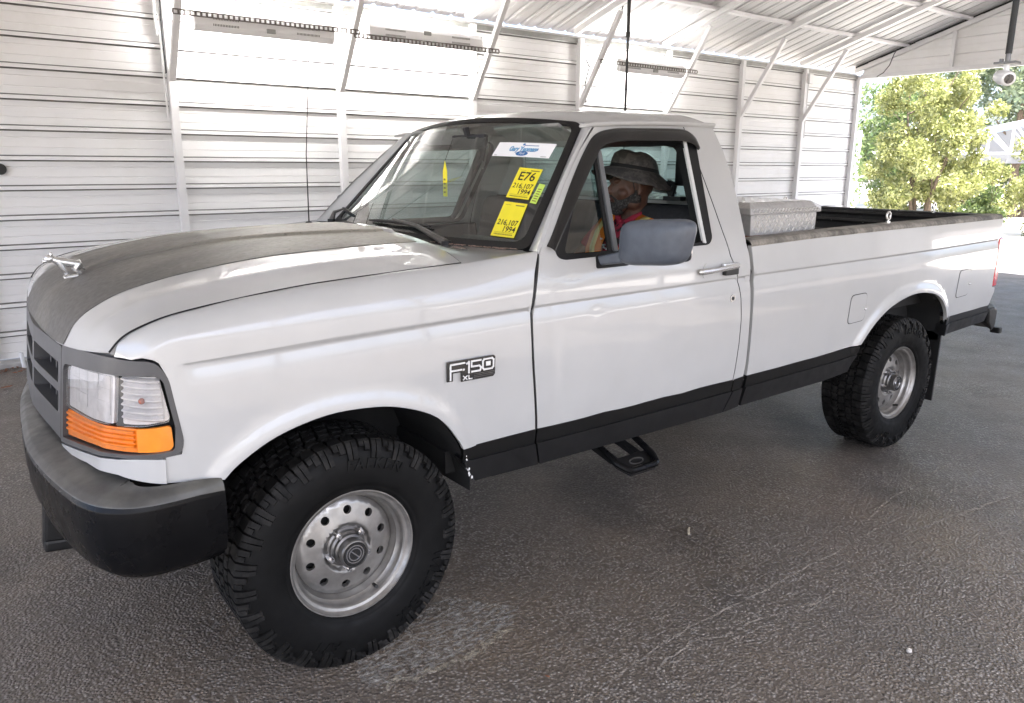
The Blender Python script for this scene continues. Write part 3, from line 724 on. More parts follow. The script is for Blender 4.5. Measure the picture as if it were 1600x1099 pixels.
# far hall with its white roof trusses
t = empty('roof_truss_shelter', 'blue roofed shelter on white steel trusses seen between the trees', 'shelter', (24, 0, 0))
def TP(px, z): return Vector((0, px, z))
g = G()
A, B_, Cc, Dd = TP(8.55, 1.98), TP(6.0, 1.96), TP(8.55, 2.42), TP(6.0, 2.92)
g.beam(A, B_, .07, .07); g.beam(Cc, Dd, .07, .07); g.beam(B_, Dd, .09, .09, up=(1, 0, 0))
for k in range(4):
    ya = 8.55 - k * .64; yb = ya - .64
    za = 2.42 + k * .125; zb = za + .125
    g.beam((0, yb, 1.97), (0, yb, zb), .05, .05, up=(1, 0, 0)); g.beam((0, ya, za), (0, yb, 1.97), .05, .05, up=(1, 0, 0)); 
g.obj('truss', 'truss', t)
g = G()
for k in range(4):
    ya = 8.55 - k * .64; yb = ya - .64; za = 2.42 + k * .125; zb = za + .125
    g.beam((1.6, ya, za), (1.6, yb, 1.97), .04, .04, up=(1, 0, 0)); g.beam((1.6, yb, 1.97), (1.6, yb, zb), .04, .04, up=(1, 0, 0))
g.obj('truss', 'truss', t)
g = G(); g.beam((1.4, 9.2, 2.36), (1.4, 5.9, 3.02), 1.0, .03, up=(0, 0, 1)); g.obj('roof', 'bluedark', t)
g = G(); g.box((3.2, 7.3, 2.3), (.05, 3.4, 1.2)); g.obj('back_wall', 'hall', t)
g = G(); g.box((0, 7.3, 1.88), (.12, 2.9, .09)); g.obj('gutter_beam', 'hall', t)
for yy in (8.6, 5.9):
    g = G(); g.box((.2, yy, 1.0), (.12, .12, 2.0)); g.obj('post', 'truss', t)

# small things on the ground
def leaf_thing(name, label, cat, x, y, s, m, rz_, group=None):
    g = G(); pts = [(-1, 0, .05), (-.5, .4, .1), (.3, .38, .2), (1, 0, .3), (.3, -.35, .1), (-.5, -.38, .25)]
    c, s_ = math.cos(rz_), math.sin(rz_); v = [((a * c - b * s_) * s, (a * s_ + b * c) * s, .012 + h * s * .5) for a, b, h in pts]
    g.add(v, [(0, 1, 2, 3), (0, 3, 4, 5)]); o = g.obj(name, m); o.location = (x, y, 0); return tag(o, label, cat, group)
g = G()
for k in range(260):
    r = random.Random(k); x = r.uniform(-2.5, 1.2); y = 4.03 - abs(r.gauss(0, .12)); s = r.uniform(.008, .028); a = r.uniform(0, 6.3)
    c, s_ = math.cos(a), math.sin(a)
    g.add([(x + (p * c - q * s_) * s, y + (p * s_ + q * c) * s, .006 + h * s) for p, q, h in ((-1, 0, .1), (0, .5, .5), (1, 0, .2), (0, -.5, .4))], [(0, 1, 2, 3)])
tag(g.obj('leaf_litter', 'leafdry'), kind='stuff')
leaf_thing('dry_leaf', 'pinkish dry leaf on the asphalt left of the front bumper', 'leaf', -.63, 3.40, .05, 'leafdry', .3)
leaf_thing('dry_leaf', 'small pale leaf on the asphalt near the wall kerb', 'leaf', -.45, 4.0 - .5, .03, 'litter', 1.3)
leaf_thing('dry_leaf', 'tiny orange leaf at the bottom edge in front of the cracks', 'leaf', .424, -1.397, .010, 'leafdry', 2.)
g = G(); g.tube([(1.545, -1.01, .008), (1.57, -.985, .010), (1.592, -.972, .008)], [.005, .006, .004], 6); tag(g.obj('twig', 'twig', None, True), 'pale dry twig on the asphalt below the step', 'twig')
g = G(); g.ball((0, 0, .008), .011, 9, 7, (1, .85, .7)); o = g.obj('pebble', 'stone', None, True); o.location = (1.481, -2.008, 0); tag(o, 'white pebble on the grey asphalt at lower right', 'pebble')
g = G()
for k in range(160):
    r = random.Random(k + 900); x = r.uniform(-1.2, 4.5); y = r.uniform(-2.4, -.3); s = r.uniform(.0012, .003)
    g.ball((x, y, s * .5), s, 5, 3, (1, 1, .7))
tag(g.obj('grit', 'stone'), kind='stuff')
g = G(); g.tube([(-.47, 4.0, .13), (-.46, 4.02, 0.)], .016, 8); tag(g.obj('pipe_stub', 'truss', None, True), 'short white pipe stub at the foot of the corrugated wall', 'pipe')

# ================================================================== THE PICKUP
tr = empty('pickup_truck', 'white single cab pickup with dull black hood centre parked in the carport', 'pickup truck')
def _tab(pts, sig):
    a = np.array(pts); z = np.linspace(a[0, 0] - .2, a[-1, 0] + .2, 1600)
    y = np.interp(z, a[:, 0], a[:, 1]); s0 = (a[1, 1] - a[0, 1]) / (a[1, 0] - a[0, 0]); s1 = (a[-1, 1] - a[-2, 1]) / (a[-1, 0] - a[-2, 0])
    y = np.where(z < a[0, 0], a[0, 1] + s0 * (z - a[0, 0]), y); y = np.where(z > a[-1, 0], a[-1, 1] + s1 * (z - a[-1, 0]), y)
    dz = z[1] - z[0]; n = int(3 * sig / dz); k = np.exp(-.5 * (np.arange(-n, n + 1) * dz / sig) ** 2); k /= k.sum()
    return z, np.convolve(np.pad(y, n, 'edge'), k, 'valid')
CAB = _tab([(.45, .938), (.53, .952), (.62, .966), (.70, .976), (.82, .984), (.95, .989), (1.11, .989), (1.19, .984), (1.255, .962), (1.32, .93), (1.73, .727), (1.8, .692)], .02)
BED = _tab([(.45, .938), (.53, .952), (.62, .966), (.70, .976), (.82, .984), (.95, .989), (1.11, .989), (1.19, .984), (1.30, .974)], .02)
def sstep(a, b, x): t = np.clip((np.asarray(x, float) - a) / (b - a), 0, 1); return t * t * (3 - 2 * t)
def smoothcurve(xs, ys, n=800, sig=.04):
    x = np.linspace(xs[0], xs[-1], n); y = np.interp(x, xs, ys); k = max(1, int(3 * sig / (x[1] - x[0]))); w = np.exp(-.5 * (np.arange(-k, k + 1) / (k / 3)) ** 2); w /= w.sum()
    p = np.r_[2 * y[0] - y[k:0:-1], y, 2 * y[-1] - y[-2:-k - 2:-1]]
    return x, np.convolve(p, w, 'valid')
_ZC = smoothcurve([-.8, -.46, -.056, .68, 1.78, 1.93, 3.1, 4.6], [1.05, 1.066, 1.086, 1.103, 1.114, 1.116, 1.124, 1.139], sig=.12)
_PF = smoothcurve([-.74, -.62, -.59, -.545, -.47, -.38, -.25, 0, 3.6, 4.6], [.72, .825, .908, .959, .978, .988, .996, 1, 1, .968], sig=.012)
_PH = smoothcurve([-.72, -.66, -.6, -.54, -.46, -.38, -.25, 0, 3.6, 4.6], [.86, .90, .945, .968, .983, .991, .997, 1, 1, .968], sig=.03)
planh = lambda x: np.interp(x, *_PH)
zc = lambda x: np.interp(x, *_ZC)
planf = lambda x: np.interp(x, *_PF)
FARCH = [(-.387, .734), (-.341, .775), (-.241, .831), (-.107, .864), (.014, .867), (.144, .847), (.283, .786), (.373, .681), (.412, .60), (.439, .517)]
RARCH = [(2.838, .664), (2.94, .766), (3.074, .845), (3.261, .893), (3.437, .898), (3.614, .863), (3.738, .782), (3.790, .706), (3.80, .61)]
def spl(pts, n=8):
    P = np.array(pts, float); o = []
    for i in range(len(P) - 1):
        p0, p1, p2, p3 = P[max(i - 1, 0)], P[i], P[i + 1], P[min(i + 2, len(P) - 1)]
        for t in np.arange(n) / n: o.append(tuple(.5 * ((2 * p1) + (p2 - p0) * t + (2 * p0 - 5 * p1 + 4 * p2 - p3) * t * t + (3 * p1 - p0 - 3 * p2 + p3) * t ** 3)))
    return o + [tuple(P[-1])]
FA, RA = spl(FARCH, 5), spl(RARCH, 5)
def dline(x, z, line):
    P = np.stack([x, z], 1); q = np.asarray(line); d = np.full(len(P), 1e9)
    for a, b in zip(q[:-1], q[1:]):
        ab = b - a; t = np.clip(((P - a) @ ab) / (ab @ ab), 0, 1); d = np.minimum(d, np.hypot(*(P - a - t[:, None] * ab).T))
    return d
def groove(x, z):
    d = z - zc(x); g = np.where(d < -.006, np.clip((d + .062) / .056, 0, 1) ** 1.4, 1 - sstep(-.006, .004, d))
    return .0105 * g * sstep(-.475, -.435, x)
DENTS = [(.985, 1.055, .03, .022, .0035), (.79, .93, .012, .16, .0022), (.80, .69, .03, .05, .003), (.47, 1.165, .03, .02, .003), (.86, 1.19, .05, .012, .0025), (1.45, .80, .12, .10, .0018), (1.2, .95, .2, .06, .0014)]
def side_y(kind, x, z, feat=True):
    T = CAB if kind == 'cab' else BED; y = np.interp(z, *T)
    if feat:
        y = y - groove(x, z)
        if kind != 'bed':
            for cx, cz, sx, sz, hh in DENTS: y = y - hh * np.exp(-((x - cx) / sx) ** 2 - ((z - cz) / sz) ** 2)
        if kind == 'fender':
            d = dline(x, z, FA); y = y + .012 * (1 - sstep(.0, .05, d)) ; y = y + .004 * np.exp(-((d - .03) / .02) ** 2)
        elif kind == 'bed':
            d = dline(x, z, RA); y = y + .016 * (1 - sstep(.012, .062, d))
    return y * planf(x)
ZSX = smoothcurve([-.70, -.615, -.577, -.48, -.30, -.089, .2, .441, .75], [.97, 1.098, 1.142, 1.183, 1.214, 1.236, 1.252, 1.262, 1.288], sig=.03)
zs = lambda x: np.interp(x, *ZSX)
def fender_map(u, v):
    x = np.asarray(u, float); v = np.asarray(v, float); top = zs(x); zb = np.minimum(1.125, top - .055)
    a = np.clip((v - 1.11) / .2, 0, 1.2) * math.pi / 2
    z = np.where(v > 1.11, zb + (top - zb) * np.sin(a), v - (1.125 - .015 - zb) * np.clip((v - .93) / .18, 0, 1))
    yt = .905 + .03 * sstep(.3, .72, x)
    y = side_y('fender', x, np.minimum(z, 1.125)) / planf(x); y0 = y
    y0 = y0 * planf(x); yt = np.minimum(yt * planh(x), y0 - .004); y = np.where(v > 1.11, y0 - (y0 - yt) * (1 - np.cos(a)), y0)
    return np.stack([x, -y, z], 1)
cab_map = lambda u, v, d=0.: np.stack([u, -side_y('cab', np.asarray(u, float), np.asarray(v, float)) - d, v], 1)
bed_map = lambda u, v, d=0.: np.stack([u, -side_y('bed', np.asarray(u, float), np.asarray(v, float)) - d, v], 1)
def off(fn, d):
    """offset a map along its outward normal"""
    def f(u, v):
        e = 2e-3; u = np.asarray(u, float); v = np.asarray(v, float); X = fn(u, v); n = np.cross(fn(u + e, v) - fn(u - e, v), fn(u, v + e) - fn(u, v - e)); n /= np.maximum(np.linalg.norm(n, axis=1), 1e-9)[:, None]
        return X + n * d
    return f
def crease_pts(x0, x1, step=.035):
    xs = np.arange(x0, x1, step)
    return [[(x, zc(x) + d) for x in xs] for d in (-.068, -.056, -.042, -.028, -.016, -.009, -.005, -.001, .003, .007, .014)]
def arch_pts(line, n=4, gap=.014):
    P = np.array(line); t = np.gradient(P, axis=0); t /= np.hypot(*t.T)[:, None]; nn = np.stack([-t[:, 1], t[:, 0]], 1); o = []
    for k in range(1, n + 1): o += [tuple(p) for p in (P + nn * gap * k)]
    return o
SEAM = [(.738, .505), (.712, .65), (.706, .704), (.686, .86), (.679, .923), (.671, 1.037), (.676, 1.103), (.694, 1.189), (.725, 1.276)]
# v coordinate of a fender point from its z is found by search
def vof(x, z):
    vv = np.linspace(.5, 1.31, 1200); zz = fender_map(np.full(1200, x), vv)[:, 2]; return float(vv[np.argmin(np.abs(zz - z))])
front_edge = [(-.604, vof(-.604, 1.086)), (-.575, vof(-.575, 1.086)), (-.531, vof(-.531, 1.087)), (-.519, vof(-.519, 1.078)), (-.501, 1.03), (-.478, .862), (-.486, .824), (-.524, .820), (-.530, .747)]
fo = [(p[0] - .006, p[1]) for p in SEAM[1:-1]] + [(.722, 1.27), (.728, 1.31)] + [(x, 1.31) for x in np.linspace(.6, -.59, 24)] + front_edge + [p for p in FA if p[1] > .648] + [(.392, .648)]
SIDES = ((-1, False), (1, True))
exl = crease_pts(-.49, .69, .022)
ex = arch_pts(FA) + [(x, v) for x in np.arange(-.58, .70, .03) for v in np.arange(1.125, 1.305, .018)]
fend = []
for sgn, fl in SIDES:
    fend.append(panel('front_fender', fo, fender_map, 'paint', tr, step=.034, thick=.016, extra=ex, lines=exl, flip=fl))
# hood
HC = spl([(.560, 1.315), (.30, 1.316), (-.066, 1.299), (-.34, 1.259), (-.51, 1.213), (-.600, 1.163), (-.652, 1.112), (-.688, 1.036)], 20)
HE = spl([(.440, 1.262), (.22, 1.2525), (-.089, 1.236), (-.30, 1.213), (-.45, 1.189), (-.53, 1.164), (-.58, 1.136), (-.613, 1.096)], 20)
HC, HE = np.array(HC), np.array(HE); _hs = np.linspace(0, 1, len(HC))
def hood_map(s, t):
    s = np.asarray(s, float); t = np.asarray(t, float); ss = np.clip(s, 0, 1)
    c = np.stack([np.interp(ss, _hs, HC[:, i]) for i in (0, 1)], 1); e = np.stack([np.interp(ss, _hs, HE[:, i]) for i in (0, 1)], 1)
    w = np.abs(t)[:, None] ** 2.3; p = c * (1 - w) + e * w; y = t * .901 * planh(e[:, 0])
    bw = .03 + .2 * np.clip((p[:, 0] + .5) / .95, 0, 1); bl = .010 * (1 - sstep(bw - .012, bw + .012, np.abs(y))) * sstep(-.62, -.45, p[:, 0])
    # raised edge rib along the hood sides
    rb = .006 * np.exp(-((np.abs(t) - .80) / .06) ** 2) * sstep(1.0, .75, ss) * sstep(.0, .2, ss)
    return np.stack([p[:, 0], y, p[:, 1] + bl + rb], 1)
ts = np.unique(np.r_[np.linspace(-1, 1, 61), np.linspace(-.3, .3, 61)])
loft('hood', lambda u, v: hood_map(1 - u, v), np.linspace(0, 1, 80), ts, 'paint', tr, thick=.02)
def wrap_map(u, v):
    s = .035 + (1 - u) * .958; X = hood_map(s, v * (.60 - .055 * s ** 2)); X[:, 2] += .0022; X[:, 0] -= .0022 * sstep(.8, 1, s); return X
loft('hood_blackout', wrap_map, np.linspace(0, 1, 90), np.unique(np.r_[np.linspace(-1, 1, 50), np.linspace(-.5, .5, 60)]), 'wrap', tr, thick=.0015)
# windscreen, seal
def WS(s, t, d=0.):
    s = np.asarray(s, float); t = np.asarray(t, float); c = 1 - s * s
    X = np.stack([.785 + .38 * t - .07 * c, s * (.80 - .155 * t), 1.29 + .445 * t + .035 * t * c - .012 * c * (1 - t)], 1)
    return X + np.array([-.76, 0, .65]) * d
wsm = lambda u, v: WS(-u, v)           # u grows towards the driver's side so that du x dv points outward
sq = lambda a, b, c, d: [(a, c), (b, c), (b, d), (a, d)]
rr = lambda a, b, c, d, r: rounded(sq(a, b, c, d), r, 6)
loft('windscreen', lambda u, v: WS(-u, v), np.linspace(-1, 1, 41), np.linspace(0, 1, 21), 'windscreen', tr)
panel('windscreen_seal', rr(-1.035, 1.035, -.035, 1.008, .07), lambda u, v: WS(-u, v, .004), 'seal', tr, holes=[rr(-.984, .984, .018, .974, .08)], step=.035, thick=.012)
# cowl between hood and glass
def cowl_map(u, v):
    """u from hood edge 0 to glass 1, v across -1..1"""
    u = np.asarray(u, float)[:, None]; v = np.asarray(v, float); a = hood_map(np.zeros(len(v)), v) + [.006, 0, -.002]
    y = v * .93; s = np.clip(y / .80, -1, 1); b = WS(s, np.full(len(v), -.03)); k = np.clip((np.abs(y) - .80) / .13, 0, 1)
    b[:, 1] = y; b[:, 0] -= .075 * k; b[:, 2] += -.002 + .004 * k
    X = a * (1 - u) + b * u; X[:, 2] -= .012 * (np.sin(u[:, 0] * math.pi) * (1 - v ** 4)); return X
loft('cowl_panel', lambda u, v: cowl_map(v, -u), np.linspace(-1, 1, 61), np.linspace(0, 1, 14), 'paint', tr, thick=.01)
# cab: pillars, roof, doors, corners, back
PILL = np.array([(.725, -.952, 1.276), (.747, -.942, 1.296), (.821, -.898, 1.384), (.928, -.839, 1.503), (1.057, -.777, 1.63), (1.168, -.730, 1.726)])
def pillar_map(u, v):
    u = np.asarray(u, float); v = np.asarray(v, float); t = -.03 + 1.04 * u
    a = WS(np.full(len(u), -1.03), t, -.004); q = np.linspace(0, 1, 6); b = np.stack([np.interp(u, q, PILL[:, i]) for i in range(3)], 1)
    w = v[:, None]; n = np.array([-.45, -.72, .3]); n = n / np.linalg.norm(n)
    return a * (1 - w) + b * w + n * (.016 * np.sin(np.clip(v, 0, 1) * math.pi) ** .7)[:, None]
for sgn, fl in SIDES:
    loft('windscreen_pillar', lambda u, v: pillar_map(v, u), np.linspace(0, 1, 13), np.linspace(0, 1, 40), 'paint', tr, flip=fl, thick=.015)
def roof_map(u, v):
    u = np.asarray(u, float); t = np.asarray(v, float); y = t * .730; s = np.clip(y / .645, -1, 1)
    f = WS(s, np.full(len(t), 1.0)); k = np.clip((np.abs(y) - .645) / .085, 0, 1); xf = f[:, 0] + .004 * k; zf = f[:, 2] - .006 * k
    xr = 1.892 - .02 * (1 - t * t) * 0 + .0 * u; x = xf + (xr - xf) * u
    zg = np.interp(x, [1.15, 1.4, 1.9], [1.729, 1.741, 1.749]); at = np.abs(t)
    rise = .048 * (1 - at ** 7) + .032 * (1 - t * t)
    g = sstep(-.02, .22, u) * .85 + .15 * sstep(.1, .45, u); g = g * (1 - .62 * sstep(.90, 1.0, u) ** 1.5)
    z = (zf * (1 - sstep(0, .25, u)) + zg * sstep(0, .25, u)) + rise * g
    z = np.where(u < .25, np.maximum(z, zf * (1 - u * 4) + (zg + rise) * u * 4 * 0 + (zg) * u * 4), z)
    return np.stack([x, y, z], 1)
loft('roof', roof_map, np.r_[np.linspace(0, .25, 24), np.linspace(.27, .88, 16), np.linspace(.9, 1, 10)], np.r_[np.linspace(-1, -.8, 14)[:-1], np.linspace(-.8, .8, 31), np.linspace(.8, 1, 14)[1:]], 'paint', tr, thick=.012)
for s in (-1, 1):
    g = G(); pts = [(1.10, s * .728, 1.719), (1.168, s * .738, 1.729), (1.3, s * .738, 1.737), (1.5, s * .737, 1.744), (1.7, s * .736, 1.748), (1.885, s * .732, 1.750)]
    g.tube(pts, [.005, .009, .009, .009, .009, .007], 8); g.obj('drip_rail', 'paint', tr, True)
DOORF = [(x + .005, z) for x, z in SEAM[1:]] + [(.747, 1.296), (.822, 1.384), (.930, 1.503), (1.06, 1.63), (1.172, 1.722)]
DOORR = [(1.690, 1.736), (1.702, 1.65), (1.713, 1.54), (1.722, 1.42), (1.728, 1.30), (1.738, 1.209), (1.768, 1.15), (1.792, 1.097), (1.815, 1.02), (1.829, .926), (1.832, .82), (1.829, .723), (1.826, .648)]
TRIM = rounded([(.806, 1.262), (.835, 1.251), (1.62, 1.261), (1.650, 1.285), (1.735, 1.665), (1.722, 1.712), (1.27, 1.703), (1.16, 1.675), (.98, 1.514), (.80, 1.31)], [.03, .03, .04, .04, .05, .05, .06, .06, .0, .04], 5)
OPEN = rounded([(.836, 1.270), (1.590, 1.272), (1.655, 1.668), (1.60, 1.676), (1.225, 1.664), (1.13, 1.618), (.965, 1.452)], [.03, .03, .04, .03, .06, .05, .02], 5)
HOLE = rounded([(.815, 1.258), (1.63, 1.266), (1.728, 1.69), (1.70, 1.705), (1.235, 1.697), (1.135, 1.655), (.962, 1.49)], [.04, .04, .05, .04, .06, .06, .02], 5)
door_out = DOORF[:-1] + [(1.172, 1.720), (1.30, 1.727), (1.45, 1.732), (1.6, 1.735)] + DOORR
door_out = door_out[::-1]
for sgn, fl in SIDES:
    d = panel('door', door_out, cab_map, 'paint', tr, holes=[HOLE], step=.034, thick=.022, lines=crease_pts(.69, 1.81), extra=[(x, z) for x in np.arange(.75, 1.75, .034) for z in np.arange(1.17, 1.25, .012)], flip=fl)
    panel('window_trim', TRIM, lambda u, v: cab_map(u, v, .003), 'seal', d, holes=[OPEN], step=.03, thick=.045, flip=fl)
    if sgn < 0:
        door = d
        VG = [(.836, 1.270), (1.062, 1.270), (1.128, 1.612), (.965, 1.452)]
        panel('vent_glass', rounded(VG, .02, 3), lambda u, v: cab_map(u, v, -.014), 'sideglass', d, step=.05, thick=0)
    else:
        panel('window_glass', OPEN, lambda u, v: cab_map(u, v, -.02), 'sideglass', d, step=.06, thick=0, flip=True)
    CO = [(x + .006, z) for x, z in DOORR[::-1]] + [(1.70, 1.742)] + [(1.884, 1.744), (1.906, 1.637), (1.908, 1.52), (1.885, 1.372), (1.862, 1.254), (1.868, 1.17), (1.876, 1.091), (1.888, .975), (1.902, .738), (1.899, .648)]
    panel('cab_corner', CO[::-1], cab_map, 'paint', tr, step=.03, thick=.022, lines=crease_pts(1.80, 1.90, .02), flip=fl)
# divider bar, run channel, visor
def on_cab(x, z, d=0.): return Vector(cab_map(np.array([x]), np.array([z]), d)[0])
g = G(); g.beam(on_cab(1.150, 1.626, -.004), on_cab(1.083, 1.262, -.004), .030, .022, up=(1, 0, 0), bev=.003); g.obj('window_divider', 'barplastic', door)
g = G(); g.beam(on_cab(1.125, 1.612, -.001), on_cab(1.060, 1.268, -.001), .009, .016, up=(1, 0, 0)); g.obj('divider_seal', 'seal', door)
g = G(); g.beam(on_cab(1.668, 1.690, .002), on_cab(1.590, 1.268, .002), .010, .018, up=(1, 0, 0)); g.obj('run_channel', 'strip', door)
vo = spl([(.770, 1.30), (.822, 1.352), (.978, 1.525), (1.088, 1.634), (1.165, 1.692), (1.27, 1.716), (1.42, 1.722), (1.62, 1.727), (1.70, 1.722), (1.737, 1.695), (1.745, 1.655)], 6)
vi = spl([(.786, 1.285), (.852, 1.350), (1.005, 1.50), (1.108, 1.598), (1.172, 1.648), (1.275, 1.668), (1.42, 1.672), (1.60, 1.676), (1.66, 1.672), (1.700, 1.660), (1.715, 1.640)], 6)
v = []; n = len(vo); prof = [(0, .004), (.12, .015), (.45, .022), (.85, .024), (1, .022)]
for (xo, zo), (xi, zi) in zip(vo, vi):
    for k, dd in prof: v.append(on_cab(xo + (xi - xo) * k, zo + (zi - zo) * k, dd))
    for k, dd in prof[::-1]: v.append(on_cab(xo + (xi - xo) * k, zo + (zi - zo) * k, dd - .003))
k = len(prof) * 2
f = [(i * k + j, i * k + (j + 1) % k, (i + 1) * k + (j + 1) % k, (i + 1) * k + j) for i in range(n - 1) for j in range(k)] + [tuple(range(k)), tuple((n - 1) * k + j for j in range(k))[::-1]]
gg = G(); gg.add(v, f); gg.obj('rain_visor', 'smoke', door, True, 50)
# door handle, lock
def on(x, z, d, mp): return Vector(mp(np.array([x]), np.array([z]), d)[0])
panel('handle_plate', rounded([(1.555, 1.128), (1.665, 1.128), (1.672, 1.188), (1.563, 1.188)], .02), lambda u, v: cab_map(u, v, .003), 'paint', door, step=.02, thick=.003)
g = G(); g.tube([on(1.530, 1.158, .006, cab_map), on(1.538, 1.158, .016, cab_map), on(1.60, 1.161, .026, cab_map), on(1.70, 1.166, .026, cab_map), on(1.758, 1.169, .020, cab_map)], [.011, .013, .011, .012, .013], 10); g.obj('door_handle', 'dullchrome', door, True)
g = G(); a = on(1.722, 1.147, .012, cab_map); g.box(a, (.085, .022, .030), bev=.005); g.obj('handle_button', 'black', door)
g = G(); g.box(on(1.715, 1.172, .014, cab_map), (.10, .02, .022), bev=.006); g.obj('handle_end', 'dullchrome', door)
g = G(); g.tube([on(1.758, 1.028, -.004, cab_map), on(1.758, 1.028, .004, cab_map)], .016, 18); g.obj('lock_ring', 'dullchrome', door, True)
g = G(); g.tube([on(1.758, 1.028, .0, cab_map), on(1.758, 1.028, .0055, cab_map)], .008, 12); g.obj('lock_cylinder', 'black', door, True)
# back of the cab with its window
BX = _tab([(.5, 1.895), (.74, 1.900), (.975, 1.886), (1.09, 1.874), (1.254, 1.860), (1.372, 1.882), (1.52, 1.905), (1.637, 1.903), (1.75, 1.882)], .02)
back_map = lambda u, v: np.stack([np.interp(v, *BX), u, v], 1)
def bo(z): return float(np.interp(z, *CAB)) - .004
bz = [.55, .75, .95, 1.15, 1.22, 1.30, 1.45, 1.6, 1.742]
bout = [(-bo(z), z) for z in bz[::-1]] + [(bo(z), z) for z in bz]
RW_ = rr(-.63, .63, 1.415, 1.675, .05)
panel('cab_back', bout, back_map, 'paint', tr, holes=[RW_], step=.05, thick=.03)
panel('rear_window', RW_, lambda u, v: back_map(u, v) - np.array([.012, 0, 0]), 'tint', tr, step=.08, thick=0)
g = G(); g.box((1.862, -.612, 1.565), (.012, .13, .160), bev=.003); g.obj('rear_window_cover', 'black', tr)
g = G(); g.beam((1.80, -.555, 1.505), (1.80, -.575, 1.44), .016, .016); g.beam((1.80, -.56, 1.505), (1.80, -.60, 1.49), .016, .016); g.beam((1.80, -.60, 1.49), (1.80, -.585, 1.44), .016, .016); g.box((1.80, -.60, 1.430), (.04, .10, .018)); g.obj('shelf_bracket', 'black', tr)
# inside the cab
g = G(); g.box((1.25, 0, .62), (1.2, 1.80, .06)); g.box((.70, 0, .9), (.04, 1.80, .6)); g.obj('cab_floor', 'interior', tr)
for s in (-1, 1):
    panel('door_liner', [(.74, .66), (1.81, .66), (1.78, 1.1), (1.735, 1.235), (.78, 1.235)][::1], lambda u, v: cab_map(u, v, -.05), 'interior', tr, step=.08, thick=.012, flip=(s > 0))
panel('back_liner', [(-.86, .66), (.86, .66), (.86, 1.30), (.80, 1.40), (-.80, 1.40), (-.86, 1.30)], lambda u, v: back_map(u, v) - np.array([.05, 0, 0]), 'interior', tr, step=.1, thick=.02)
loft('headliner', lambda u, v: roof_map(np.asarray(u) * .9 + .05, np.asarray(v) * .93) - np.array([0, 0, .035]), np.linspace(0, 1, 10), np.linspace(-1, 1, 12), 'headliner', tr)
def loopbox(prof_xz, y0, y1, name, m, bev=.03):
    g = G(); n = len(prof_xz); g.add([(x, y0, z) for x, z in prof_xz] + [(x, y1, z) for x, z in prof_xz], [tuple(range(n)), tuple(range(2 * n - 1, n - 1, -1))] + [(i, n + i, n + (i + 1) % n, (i + 1) % n) for i in range(n)])
    o = g.obj(name, m, tr); b = o.modifiers.new('b', 'BEVEL'); b.width = bev; b.segments = 3; o.data.polygons.foreach_set('use_smooth', np.ones(len(o.data.polygons), bool)); return o
loopbox([(1.20, .70), (1.22, .93), (1.30, .96), (1.66, .92), (1.72, .70)], -.80, .80, 'seat_cushion', 'seatcloth', .04)
loopbox([(1.62, .90), (1.70, 1.36), (1.74, 1.40), (1.82, 1.40), (1.84, 1.36), (1.80, .86)], -.80, .80, 'seat_back', 'seatcloth', .03)
loopbox([(.76, .80), (.70, 1.20), (.735, 1.262), (.80, 1.268), (.96, 1.235), (1.0, 1.17), (.98, 1.0), (.92, .80)], -.84, .84, 'dashboard', 'dash', .025)
loopbox([(.86, 1.24), (.90, 1.285), (1.0, 1.275), (1.02, 1.22)], -.66, -.20, 'instrument_hood', 'interior', .015)
g = G(); cz, sx = Vector((1.20, -.40, 1.10)), .185; ax = Vector((.80, 0, .52)).normalized(); e1 = Vector((0, 1, 0)); e2 = ax.cross(e1)
g.tube([cz + (e1 * math.cos(a) + e2 * math.sin(a)) * sx for a in np.linspace(0, 2 * math.pi, 33)], .014, 8, False)
for a in (.3, math.pi - .3, -math.pi / 2): g.tube([cz - ax * .03, cz + (e1 * math.cos(a) + e2 * math.sin(a)) * sx], .012, 6)
g.tube([cz - ax * .06, cz - ax * .01], .06, 14); g.tube([cz - ax * .3, cz - ax * .05], .035, 10); g.obj('steering_wheel', 'interior', tr, True)
g = G(); g.beam((1.765, -.745, 1.67), (1.745, -.77, 1.44), .006, .046, up=(1, 0, 0)); g.beam((1.745, -.77, 1.44), (1.72, -.78, 1.10), .006, .046, up=(1, 0, 0)); g.obj('seat_belt', 'belt', tr)
g = G(); g.box((1.742, -.775, 1.385), (.02, .03, .012)); g.box((1.745, -.80, 1.385), (.02, .10, .014)); g.obj('belt_guide', 'black', tr)
g = G(); g.beam((1.03, -.05, 1.735), (1.04, -.05, 1.70), .02, .02); g.box((1.05, -.05, 1.675), (.025, .26, .06), bev=.01); g.obj('rear_view_mirror', 'interior', tr)
for s in (-1, 1):
    g = G(); g.box((1.17, s * .36, 1.705), (.12, .44, .014), Matrix.Rotation(.5, 3, 'Y'), bev=.005); g.obj('sun_visor', 'headliner', tr)
